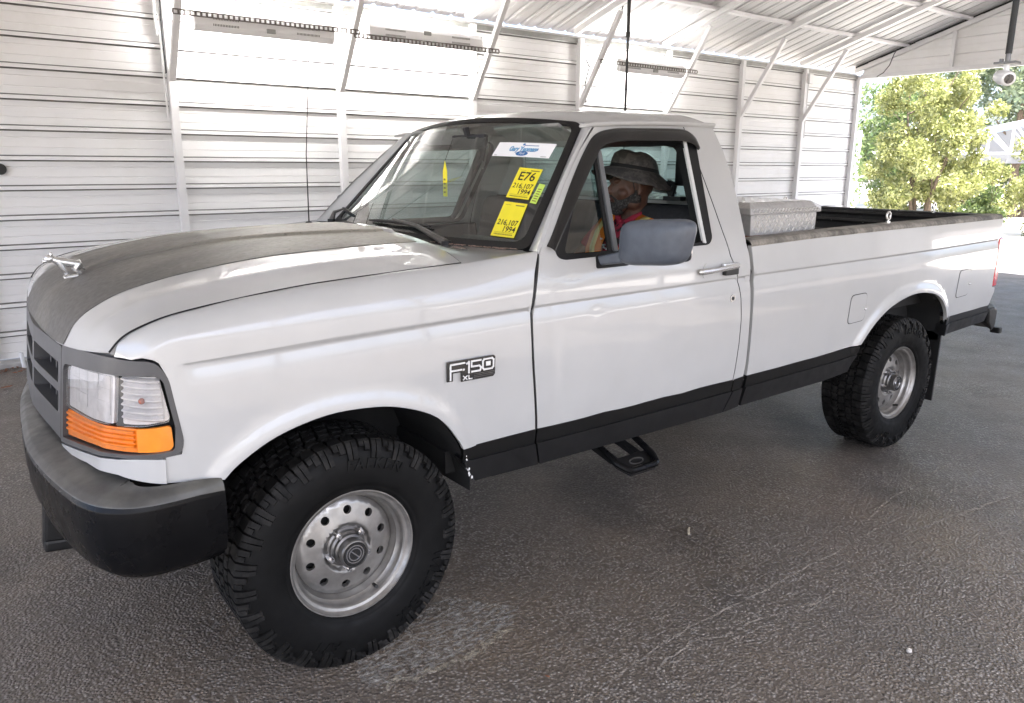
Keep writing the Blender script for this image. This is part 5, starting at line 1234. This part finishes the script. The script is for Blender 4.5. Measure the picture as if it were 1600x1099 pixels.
# ------------------------------------------------------------------ wheels
TR_, N_P = .380, 54
tl = lathe([(.204, -.095), (.209, -.112), (.216, -.123), (.224, -.127), (.229, -.1265), (.231, -.1285), (.25, -.133), (.275, -.1365), (.30, -.137), (.322, -.134), (.338, -.1295), (.350, -.124), (.358, -.117), (.3645, -.108), (.367, -.09), (.368, 0), (.367, .09), (.3645, .108), (.35, .124), (.30, .137), (.25, .133), (.216, .123), (.204, .095)], 96)
def tread():
    g = G(); P2 = 2 * math.pi / N_P
    def prism(poly, r0, r1, a0):
        n = len(poly); v = []
        for r in (r0, r1):
            for t, h in poly:
                a = a0 + t * P2; k = .985 if r == r1 else 1; v.append((r * math.cos(a), h, r * math.sin(a)))
        g.add(v, [tuple(range(n, 2 * n)), tuple(range(n))[::-1]] + [(i, (i + 1) % n, n + (i + 1) % n, n + i) for i in range(n)])
    for k in range(N_P):
        a0 = k * P2; alt = k % 2
        for s in (-1, 1):
            sh = 0 if s < 0 else .5
            prism([(sh + .04, s * .066), (sh + .06, s * .116), (sh + .90, s * .116), (sh + .92, s * .092), (sh + .80, s * .086), (sh + .82, s * .064)], .362, .3795, a0)
            # sidewall lug hugging the shoulder
            L_ = [(.3788, .1155), (.3735, .1225), (.361, .1315), (.343 if alt else .350, .1375)]
            if alt: L_.append((.324, .1405))
            for (w0, w1) in ((.06, .46), (.53, .90)) :
                if not alt and w0 > .4: ll = L_[:3]
                else: ll = L_
                n = len(ll); v = []
                for r, h in ll:
                    tp = .03 * (r < .35)
                    for w in (w0 + tp, w1 - tp * .3): a = a0 + (sh + w) * P2; v.append((r * math.cos(a), s * h, r * math.sin(a)))
                for r, h in ll:
                    for w in (w0, w1): a = a0 + (sh + w) * P2; v.append(((r - .010) * math.cos(a), s * (h - .013), (r - .010) * math.sin(a)))
                m_ = 2 * n; f = [(2 * i, 2 * i + 1, 2 * i + 3, 2 * i + 2) for i in range(n - 1)] + [(2 * i, 2 * i + 2, m_ + 2 * i + 2, m_ + 2 * i) for i in range(n - 1)] + [(2 * i + 3, 2 * i + 1, m_ + 2 * i + 1, m_ + 2 * i + 3) for i in range(n - 1)] + [(2 * n - 2, 2 * n - 1, m_ + 2 * n - 1, m_ + 2 * n - 2), (1, 0, m_, m_ + 1)]
                g.add(v, f)
            q = s * 1.0
            prism([(sh + .20, q * .058), (sh + .42, q * .060), (sh + .50, q * .048), (sh + 1.0, q * .056), (sh + 1.06, q * .030), (sh + .70, q * .022), (sh + .62, q * .030), (sh + .26, q * .026)], .362, .3798, a0)
        prism([(.0, -.012), (.10, .016), (.48, .014), (.56, .020), (.78, .014), (.74, -.016), (.42, -.012), (.34, -.018)], .362, .3800, a0)
    return g
td = tread()
# rim
rim = lathe([(.196, .10), (.19, .06), (.170, .02), (.166, -.030), (.170, -.046), (.1755, -.056), (.1765, -.066), (.184, -.074), (.186, -.080), (.1865, -.094), (.1905, -.100), (.199, -.103), (.204, -.109), (.2075, -.1165), (.211, -.1165), (.213, -.111), (.210, -.100)], 72)
def disc_map(u, v):
    r = np.hypot(u, v); h = np.interp(r, [.0, .070, .0735, .080, .084, .10, .15, .160, .167], [-.050, -.050, -.052, -.0655, -.067, -.064, -.053, -.046, -.040]); return np.stack([u, h, v], 1)
circ = lambda cx, cy, r, n: [(cx + r * math.cos(2 * math.pi * i / n), cy + r * math.sin(2 * math.pi * i / n)) for i in range(n)]
def make_wheel():
    w = bpy.data.objects.new('wheel', None); COL.objects.link(w); w.parent = tr
    zmin = -.3735 + .001
    def fl(G_):
        G_.v = [(x, y * (1 + .05 * max(0, -z - .33) / .05) if abs(y) > .1 else y, max(z, zmin)) for x, y, z in G_.v]; return G_
    fl(tl).obj('tyre', 'rubber', w, True, 60)
    o = fl(td).obj('tread', 'rubberdusty', w)
    rim.obj('rim', 'alloy', w, True, 28)
    holes = [circ(.128 * math.cos(R(36 * k + 14)), .128 * math.sin(R(36 * k + 14)), .0140, 20) for k in range(10)]
    panel('wheel_disc', circ(0, 0, .1665, 90), disc_map, 'alloy', w, holes=holes, step=.010, thick=.014)
    g = G(); g.add(lathe([(.15, -.02), (.001, -.02)], 24).v, lathe([(.15, -.02), (.001, -.02)], 24).f); g.obj('brake_backing', 'dark', w)
    hb = lathe([(.066, -.048), (.066, -.054), (.060, -.058), (.058, -.068), (.052, -.073), (.052, -.086), (.046, -.090), (.0455, -.102), (.0475, -.104), (.0475, -.118), (.045, -.1215), (.0415, -.1225), (.0405, -.1205)], 40); hb.obj('hub', 'hubgrey', w, True, 30)
    c = lathe([(.0410, -.1202), (.001, -.1202)], 32); c.obj('hub_cap', 'hubblack', w)
    for r in (.029, .0205):
        c = lathe([(r + .0022, -.1201), (r + .0015, -.1218), (r - .0015, -.1218), (r - .0022, -.1201)], 36); c.obj('cap_ring', 'chrome', w, True)
    g = G(); g.beam((-.013, -.1208, .013), (.013, -.1208, -.013), .0035, .0025, up=(0, 1, 0)); g.obj('cap_bar', 'chrome', w)
    for k in range(5):
        a = R(72 * k + 50); cx, cz = .0655 * math.cos(a), .0655 * math.sin(a); g = G(); g.tube([(cx, -.048, cz), (cx, -.082, cz)], .0105, 6); g.tube([(cx, -.080, cz), (cx, -.094, cz)], .006, 8); g.obj('lug_nut', 'chrome', w)
    g = G(); a = R(-62); g.tube([(.179 * math.cos(a), -.070, .179 * math.sin(a)), (.172 * math.cos(a), -.098, .172 * math.sin(a))], .0055, 8); g.obj('valve', 'black', w, True)
    for body, mid, sz, rad in (('FALKEN', 76, .047, .305), ('WILDPEAK', -38, .046, .305), ('A/T', -112, .050, .303)):
        def fn(x, y, z, mid=mid, rad=rad):
            a = R(mid) - x / rad; r = rad + y; h = np.interp(r, [.25, .275, .30, .322, .338], [.133, .1365, .137, .134, .1295]); return (r * math.cos(a), -(h + .0004 + z), r * math.sin(a))
        place_text('sidewall_lettering', body, sz, fn, 'rubber', w, res=2, extrude=.0042, bold=.0008, shear=.12, spacing=1.25)
    return w
w0 = make_wheel(); w0.location = (0, -.826, .3735)
for k, (x, y, rot, spin) in enumerate(((3.378, -.826, 0, 1.9), (0, .826, math.pi, 0), (3.378, .826, math.pi, 0))):
    c = copy_tree(w0, tr); c.location = (x, y, .3735); c.rotation_euler = (0, 0, rot)

# ------------------------------------------------------------------ things on and in the truck
tb = empty('tool_box', 'silver diamond plate tool box lying across the bed rails behind the cab', 'tool box', (2.26, 0, 1.288))
g = G(); YB = .865
bx0, bx1 = -.255, .275
g.box(((bx0 + bx1) / 2, 0, -.09), (bx1 - bx0 - .06, 1.62, .22), bev=.006); g.add([(bx0 + .012, -YB, -.018), (bx1 - .012, -YB, -.018), (bx1 - .008, -YB - .0, .072), (bx0 + .008, -YB, .072), (bx0 + .012, YB, -.018), (bx1 - .012, YB, -.018), (bx1 - .008, YB, .072), (bx0 + .008, YB, .072)], [(0, 1, 2, 3), (7, 6, 5, 4), (0, 4, 5, 1), (1, 5, 6, 2), (2, 6, 7, 3), (3, 7, 4, 0)])
g.obj('box_body', 'diamond', tb)
g = G(); P = [(bx0 - .01, .074), (bx1 + .012, .074), (bx1 + .014, .104), (bx1 - .03, .126), (bx0 + .02, .126), (bx0 - .012, .104)]; n = 6
g.add([(x, -YB - .012, z) for x, z in P[:3]] + [(x, -YB + .02, z) for x, z in P[3:5]] + [(P[5][0], -YB - .012, P[5][1])] + [(x, YB + .012, z) for x, z in P[:3]] + [(x, YB - .02, z) for x, z in P[3:5]] + [(P[5][0], YB + .012, P[5][1])], [tuple(range(6)), tuple(range(11, 5, -1))] + [(i, 6 + i, 6 + (i + 1) % 6, (i + 1) % 6) for i in range(6)])
o = g.obj('box_lid', 'diamond', tb); b = o.modifiers.new('b', 'BEVEL'); b.width = .004; b.segments = 2
def lozenges(name, fn, u0, u1, v0, v1, parent, s=.026):
    g = G(); i = 0; v = v0 + s * .6
    while v < v1 - s * .3:
        u = u0 + s * (.7 if i % 2 else 1.2) * .8; j = 0
        while u < u1 - s * .4:
            a = R(50) if (i + j) % 2 else R(-50); c, q = math.cos(a), math.sin(a); l, w = s * .52, s * .15
            base = [fn(u + c * p - q * e, v + q * p + c * e, 0) for p, e in ((-l, 0), (0, -w), (l, 0), (0, w))]; ridge = [fn(u + c * p, v + q * p, .0045) for p in (-l * .6, l * .6)]
            g.add(base + ridge, [(0, 1, 5, 4), (1, 2, 5), (2, 3, 4, 5), (3, 0, 4)]); u += s * 1.02; j += 1
        v += s * .78; i += 1
    return g.obj(name, 'lozenge', parent)
tag(lozenges('plate_pattern', lambda a, b, d: (a, -YB - .0005 - d, b), bx0 + .02, bx1 - .02, -.016, .07, tb, .026), kind='stuff')
tag(lozenges('lid_pattern', lambda a, b, d: (a, b, .1265 + d), bx0 + .03, bx1 - .035, -YB + .03, YB - .03, tb, .034), kind='stuff')
tag(lozenges('lid_edge_pattern', lambda a, b, d: (a, -YB - .0125 - d, b), bx0, bx1 + .005, .078, .100, tb, .012), kind='stuff')
g = G(); g.box((0, -.83, -.030), (.50, .05, .018)); g.obj('gasket', 'leafdry', tb)
# stickers on the inside of the glass
def quad_fn(c00, c10, c11, c01, d):
    """bilinear placement on the windscreen in (s,t); a to the reader's right, b up, each 0..1"""
    def f(a, b, z=0.):
        s = (1 - a) * (1 - b) * c00[0] + a * (1 - b) * c10[0] + a * b * c11[0] + (1 - a) * b * c01[0]; t = (1 - a) * (1 - b) * c00[1] + a * (1 - b) * c10[1] + a * b * c11[1] + (1 - a) * b * c01[1]
        return tuple(WS(np.array([s]), np.array([t]), d + z)[0])
    return f
def sheet_on(name, f, m, lift, a0=0, a1=1, b0=0, b1=1, parent=None, n=6):
    v = [f(a0 + (a1 - a0) * i / n, b0 + (b1 - b0) * j / n, lift) for i in range(n + 1) for j in range(n + 1)]
    return mk(name, v, [(i * (n + 1) + j, (i + 1) * (n + 1) + j, (i + 1) * (n + 1) + j + 1, i * (n + 1) + j + 1) for i in range(n) for j in range(n)], M[m], parent)
def tag_sheet(label, c, code):
    f = quad_fn(*c, .004); o = sheet_on('windscreen_tag', f, 'yellow', 0); tag(o, label, 'tag', 'yellow tags on the windscreen')
    W_ = .155; Hh = .19
    tx = lambda cx, cy: (lambda x, y, z: f(cx + x / W_, cy + y / Hh, .0006))
    if code: place_text('print', code, .075, tx(.50, .71), 'ink', o, bold=.0012)
    place_text('print', '216,107', .0415, tx(.50, .40), 'ink', o, bold=.0006)
    place_text('print', '1994', .043, tx(.66, .215), 'ink', o, bold=.0006)
    gb = []; r = random.Random(len(label)); x = .12
    for k in range(34):
        w = r.uniform(.006, .02)
        if x + w > .92: break
        sheet_on('barcode_bar', f, 'inkgrey', .0006, x, x + w, .045, .085, o, 1); x += w + r.uniform(.006, .014)
    sheet_on('print_block', f, 'inkgrey', .0006, .55, .92, .90, .935, o, 1)
    sheet_on('print_line', f, 'inkgrey', .0006, .10, .9, .115, .122, o, 1)
    sheet_on('print_line', f, 'inkgrey', .0006, .10, .35, .91, .92, o, 1)
    return o
tag_sheet('upper yellow tag reading E76 216,107 1994 on the windscreen', ((-.735, .355), (-.90, .343), (-.905, .590), (-.73, .597)), 'E76')
tag_sheet('lower yellow tag reading only 216,107 1994 on the windscreen', ((-.757, .056), (-.918, .046), (-.908, .310), (-.742, .322)), None)
f = quad_fn((-.915, .323), (-.960, .315), (-.966, .470), (-.922, .478), .003); o = sheet_on('inspection_sticker', f, 'limepaper', 0); tag(o, 'narrow lime green sticker beside the upper yellow tag', 'sticker')
r = random.Random(3)
for k in range(6): sheet_on('print_line', f, 'inkgrey', .0005, .2 + .05 * (k % 2), .8, .10 + k * .12, .15 + k * .12, o, 1)
f = quad_fn((-.45, .680), (-.91, .683), (-.922, .806), (-.458, .796), .004); o = sheet_on('dealer_placard', f, 'paper', 0, n=10); tag(o, 'white placard with blue lettering across the top of the windscreen', 'placard')
tx = lambda cx, cy, lift: (lambda x, y, z: f(cx + x / .36, cy + y / .068, lift))
place_text('lettering_shadow', 'Gary Yeomans', .030, tx(.512, .535, .0005), 'blueink', o, bold=.0018)
place_text('lettering', 'Gary Yeomans', .030, tx(.508, .545, .0010), 'lightblue', o, bold=.0002)
sheet_on('print_line', f, 'blueink', .0006, .50, .74, .775, .82, o, 1); sheet_on('print_line', f, 'blueink', .0006, .46, .50, .80, .93, o, 1)
n = 28; ov = [f(.52 + .105 * math.cos(2 * math.pi * k / n), .235 + .165 * math.sin(2 * math.pi * k / n), .0006) for k in range(n)]; mk('oval_emblem', ov, [tuple(range(n))], M['blueink'], o)
place_text('emblem_lettering', 'Ford', .017, tx(.52, .245, .0012), 'paper', o, shear=.3)
sheet_on('print_line', f, 'ink', .0006, .04, .09, .06, .09, o, 1); sheet_on('print_line', f, 'ink', .0006, .86, .95, .06, .09, o, 1)
af = empty('air_freshener', 'yellow crayon shaped air freshener hanging behind the windscreen', 'air freshener', (.888, -.10, 1.44))
g = G(); g.box((0, 0, .055), (.004, .030, .11), bev=.001); g.add([(-.002, -.013, .11), (-.002, .013, .11), (.002, .013, .11), (.002, -.013, .11), (0, 0, .155)], [(0, 1, 4), (1, 2, 4), (2, 3, 4), (3, 0, 4)]); g.obj('card', 'yellow', af)
g = G()
for k in range(4): g.box((-.0032, 0, .018 + k * .018), (.0015, .014, .008))
g.obj('print', 'inkgrey', af)
g = G(); g.tube([(0, 0, .15), (.06, .03, .24)], .0012, 5); g.obj('string', 'black', af)

# ------------------------------------------------------------------ the driver
pr_ = empty('person', 'driver in a charcoal bucket hat, maroon shirt and orange vest looking ahead', 'person', (1.66, -.42, .95))
base = Vector((1.66, -.42, .95))
HC0 = Vector((1.705, -.42, 1.478)) - base; HR = Matrix.Rotation(R(180 - 24), 3, 'Z')
def H(f, l, u): return HR @ Vector((f, l, u)) + HC0
def hb(g, f, l, u, r, sc=(1, 1, 1)): g.ball(H(f, l, u), r, 16, 12, sc, HR)
def fused(name, g, m, vox, parent, smooth_it=4, fac=.5):
    o = mk(name, g.v, g.f, M[m], parent); a = o.modifiers.new('r', 'REMESH'); a.mode = 'VOXEL'; a.voxel_size = vox; a.use_smooth_shade = True
    s = o.modifiers.new('s', 'SMOOTH'); s.iterations = smooth_it; s.factor = fac
    bpy.context.view_layer.update(); dg = bpy.context.evaluated_depsgraph_get(); me = bpy.data.meshes.new_from_object(o.evaluated_get(dg)); old = o.data; o.modifiers.clear(); o.data = me; bpy.data.meshes.remove(old)
    me.materials.clear(); me.materials.append(M[m]); me.polygons.foreach_set('use_smooth', np.ones(len(me.polygons), bool)); return o
g = G()
hb(g, -.012, 0, .030, .100, (1.0, .80, 1.02)); hb(g, .030, 0, -.02, .075, (1, .86, 1.15)); hb(g, .040, 0, -.072, .052, (1.05, 1.0, .9)); hb(g, .074, 0, -.092, .024, (1, 1.1, .9))
for s in (-1, 1):
    hb(g, .058, s * .040, -.028, .030, (1, 1, .9)); hb(g, .010, s * .052, -.068, .030, (1.3, .8, 1.1)); hb(g, .084, s * .024, .028, .016, (1, 1.5, .7))
    hb(g, -.012, s * .079, -.006, .019, (.75, .35, 1.55)); hb(g, -.008, s * .083, .014, .010, (.8, .5, 1)); hb(g, -.006, s * .080, -.028, .009, (.8, .6, 1)); hb(g, .098, s * .013, -.022, .0105, (1, 1, .85))
g.tube([H(.086, 0, .022), H(.098, 0, .002), H(.112, 0, -.016)], [.010, .011, .0145], 10); hb(g, .108, 0, -.020, .0150, (1, 1.1, .85))
hb(g, .094, 0, -.048, .0115, (.8, 1.9, .65)); hb(g, .090, 0, -.062, .0125, (.8, 1.7, .62))
neck0 = Vector((1.725, -.42, 1.36)) - base
g.tube([H(-.02, 0, -.03), neck0, Vector((1.735, -.42, 1.29)) - base], [.062, .060, .068], 16)
W = lambda x, y, z: Vector((x, y, z)) - base
g.tube([W(1.735, -.42, 1.30), W(1.735, -.42, 1.22), W(1.715, -.42, 1.10), W(1.69, -.42, .98)], [.08, .125, .13, .135], 16)
for s in (-1, 1):
    g.tube([W(1.735, -.42, 1.27), W(1.73, -.42 + s * .13, 1.262), W(1.715, -.42 + s * .195, 1.235)], [.06, .058, .056], 12)
    g.tube([W(1.715, -.42 + s * .195, 1.235), W(1.64, -.42 + s * .235, 1.15), W(1.55, -.42 + s * .245, 1.06)], [.056, .049, .042], 12)
    g.tube([W(1.55, -.42 + s * .245, 1.06), W(1.42, -.42 + s * .22, 1.09), W(1.30, -.41 + s * .19, 1.135)], [.041, .038, .027], 12)
    # hand on the wheel rim
    hc = W(1.262, -.405 + s * .180, 1.150); g.ball(hc, .034, 12, 8, (1.1, .55, .95))
    for k in range(4):
        b = hc + Vector((-.015, s * -.006, .030 - k * .020)); L = (.062, .070, .066, .052)[k]; g.tube([b, b + Vector((-L * .45, s * .012, .004)), b + Vector((-L * .72, s * -.006, -.002)), b + Vector((-L * .62, s * -.026, -.004))], [.0095, .009, .0085, .0075], 8)
    b = hc + Vector((.0, s * -.016, .026)); g.tube([b, b + Vector((-.022, s * -.020, .014)), b + Vector((-.044, s * -.022, .014))], [.011, .010, .008], 8)
    g.tube([W(1.66, -.42 + s * .09, .995), W(1.42, -.42 + s * .12, 1.02), W(1.20, -.42 + s * .13, .985)], [.095, .08, .058], 12)
    g.tube([W(1.20, -.42 + s * .13, .985), W(1.08, -.42 + s * .13, .85), W(.97, -.42 + s * .13, .72)], [.056, .052, .038], 12); g.tube([W(.99, -.42 + s * .13, .70), W(.90, -.42 + s * .13, .69), W(.80, -.42 + s * .135, .71)], [.04, .038, .028], 10)
body = fused('body', g, 'skin', .0048, pr_, 3)
for s in (-1, 1):
    e = G(); e.ball(H(.0755, s * .029, .008), .0120, 14, 10); o = e.obj('eye', 'eyewhite', body, True)
    e = G(); e.ball(H(.0835, s * .0275, .008), .0058, 10, 8); e.obj('iris', 'black', o, True)
g = G()
for s in (-1, 1):
    for q in np.linspace(0, 1, 7): hb(g, .002 + q * .066, s * (.066 - .030 * q), -.050 - .030 * q, .0245 - .002 * q, (1, .75, 1.1))
    hb(g, .000, s * .071, -.030, .016, (.8, .5, 1.4)); g.tube([H(.100, s * .004, -.037), H(.088, s * .026, -.050), H(.078, s * .034, -.075)], [.008, .008, .010], 8)
hb(g, .080, 0, -.088, .028, (1, 1.2, .9)); hb(g, .066, 0, -.108, .028, (1.1, 1.3, .8)); hb(g, .092, 0, -.073, .010, (.8, 1.5, .8))
fused('beard', g, 'beard', .005, body, 2)
g = G(); g.ball(H(.099, 0, -.048), .0085, 12, 8, (.8, 2.1, .6), HR); g.ball(H(.096, 0, -.060), .0095, 12, 8, (.8, 1.9, .62), HR); g.obj('lips', 'lip', body, True)
# hat: crown and drooping brim
def hatv(th, k):
    # k along the profile from the crown centre to the brim edge
    prof = [(0, .138), (.04, .138), (.066, .134), (.084, .120), (.092, .096), (.097, .070), (.100, .058), (.118, .050), (.145, .036), (.168, .020), (.176, .013)]
    r, z = prof[k]; el = 1 + .16 * math.cos(th) ** 2
    front = math.cos(th); zz = z
    if k > 6: zz += (k - 6) / 4 * (.006 * front - .014 * abs(math.sin(th)) ** 1.5 * 1.0 + .006 * math.sin(3 * th + 1)) - (.016 * (k - 6) / 4 if front < -.2 else 0)
    if k in (1, 2, 3): zz += .004 * math.sin(4 * th)
    tilt = .10
    f = r * el * math.cos(th) - .012; l = r * .93 * math.sin(th); u = zz + .018 + f * .17
    return f, l, u
n = 48; v = []
for k in range(11):
    for j in range(n): v.append(H(*hatv(2 * math.pi * j / n, k)))
f = [(k * n + j, (k + 1) * n + j, (k + 1) * n + (j + 1) % n, k * n + (j + 1) % n) for k in range(10) for j in range(n)]
g = G(); g.add(v, f); hat = g.obj('hat', 'hat', pr_, True, 70); so = hat.modifiers.new('t', 'SOLIDIFY'); so.thickness = .003; so.offset = 1
g = G()
for j in range(n):
    a, b = 2 * math.pi * j / n, 2 * math.pi * (j + 1) / n; P = []
    for th in (a, b):
        p5, p6 = Vector(hatv(th, 5)), Vector(hatv(th, 6)); p4 = Vector(hatv(th, 4)); q0 = p6.lerp(p5, .2); q1 = p5.lerp(p4, .25)
        for q in (q0, q1): o = Vector((q.x + .012, q.y, 0)).normalized() * .0035; P.append(H(q.x + o.x, q.y + o.y, q.z))
    g.add(P, [(0, 2, 3, 1)])
g.obj('hat_band', 'hatband', hat, True)
g = G(); g.tube([H(.030, .086, .035), H(.012, .080, -.02), H(.030, .066, -.078), H(.045, .02, -.122), H(.030, -.06, -.09)], .0022, 6); g.obj('chin_cord', 'black', hat, True)
g = G()
g.tube([W(1.742, -.42, 1.345), W(1.738, -.42, 1.29), W(1.735, -.42, 1.22), W(1.705, -.42, 1.10), W(1.68, -.42, .98)], [.066, .092, .140, .148, .150], 20)
for s in (-1, 1):
    g.tube([W(1.735, -.42, 1.30), W(1.73, -.42 + s * .10, 1.29), W(1.715, -.42 + s * .195, 1.24), W(1.66, -.42 + s * .228, 1.165)], [.05, .066, .068, .064], 14)
    g.ball(W(1.66, -.42 + s * .07, 1.14), .075, 12, 10)
fused('shirt', g, 'shirt', .007, pr_, 4)
g = G()
for s in (-1, 1): g.tube([W(1.655, -.42 + s * .012, 1.318), W(1.672, -.42 + s * .05, 1.338), W(1.735, -.42 + s * .072, 1.362), W(1.80, -.42 + s * .03, 1.368)], [.010, .016, .016, .014], 8)
fused('collar', g, 'shirt', .004, pr_, 2)
g = G()
for s in (-1, 1):
    P = [(1.585, s * .10, 1.02), (1.568, s * .105, 1.12), (1.575, s * .110, 1.20), (1.615, s * .118, 1.270), (1.67, s * .120, 1.330), (1.735, s * .122, 1.372), (1.80, s * .115, 1.335), (1.845, s * .11, 1.23), (1.86, s * .11, 1.05)]
    v = []
    for x, y, z in P: v += [W(x, -.42 + y - s * .052, z + .006), W(x, -.42 + y + s * .052, z - .010)]
    g.add(v, [(2 * i, 2 * i + 1, 2 * i + 3, 2 * i + 2) for i in range(len(P) - 1)])
ve = g.obj('safety_vest', 'vest', pr_, True, 80); so = ve.modifiers.new('t', 'SOLIDIFY'); so.thickness = .006
g = G()
for s in (-1, 1):
    P = [(1.582, s * .10, 1.02), (1.564, s * .105, 1.12), (1.571, s * .110, 1.20), (1.611, s * .118, 1.272), (1.668, s * .120, 1.334), (1.735, s * .122, 1.353)]
    v = []
    for x, y, z in P: v += [W(x - .003, -.42 + y - s * .016, z + .006), W(x - .003, -.42 + y + s * .016, z)]
    g.add(v, [(2 * i, 2 * i + 1, 2 * i + 3, 2 * i + 2) for i in range(len(P) - 1)])
o = g.obj('reflective_band', 'vestband', ve, True, 80); so = o.modifiers.new('t', 'SOLIDIFY'); so.thickness = .003
g = G()
for k in range(9):
    r = random.Random(k); g.box(W(1.578 + r.uniform(-.004, .004), -.42 + r.uniform(-.045, .06), 1.13 + k * .014), (.004, r.uniform(.01, .03), .007), Matrix.Rotation(r.uniform(-.4, .4), 3, 'X'))
g.obj('shirt_print', 'whiteink', pr_)
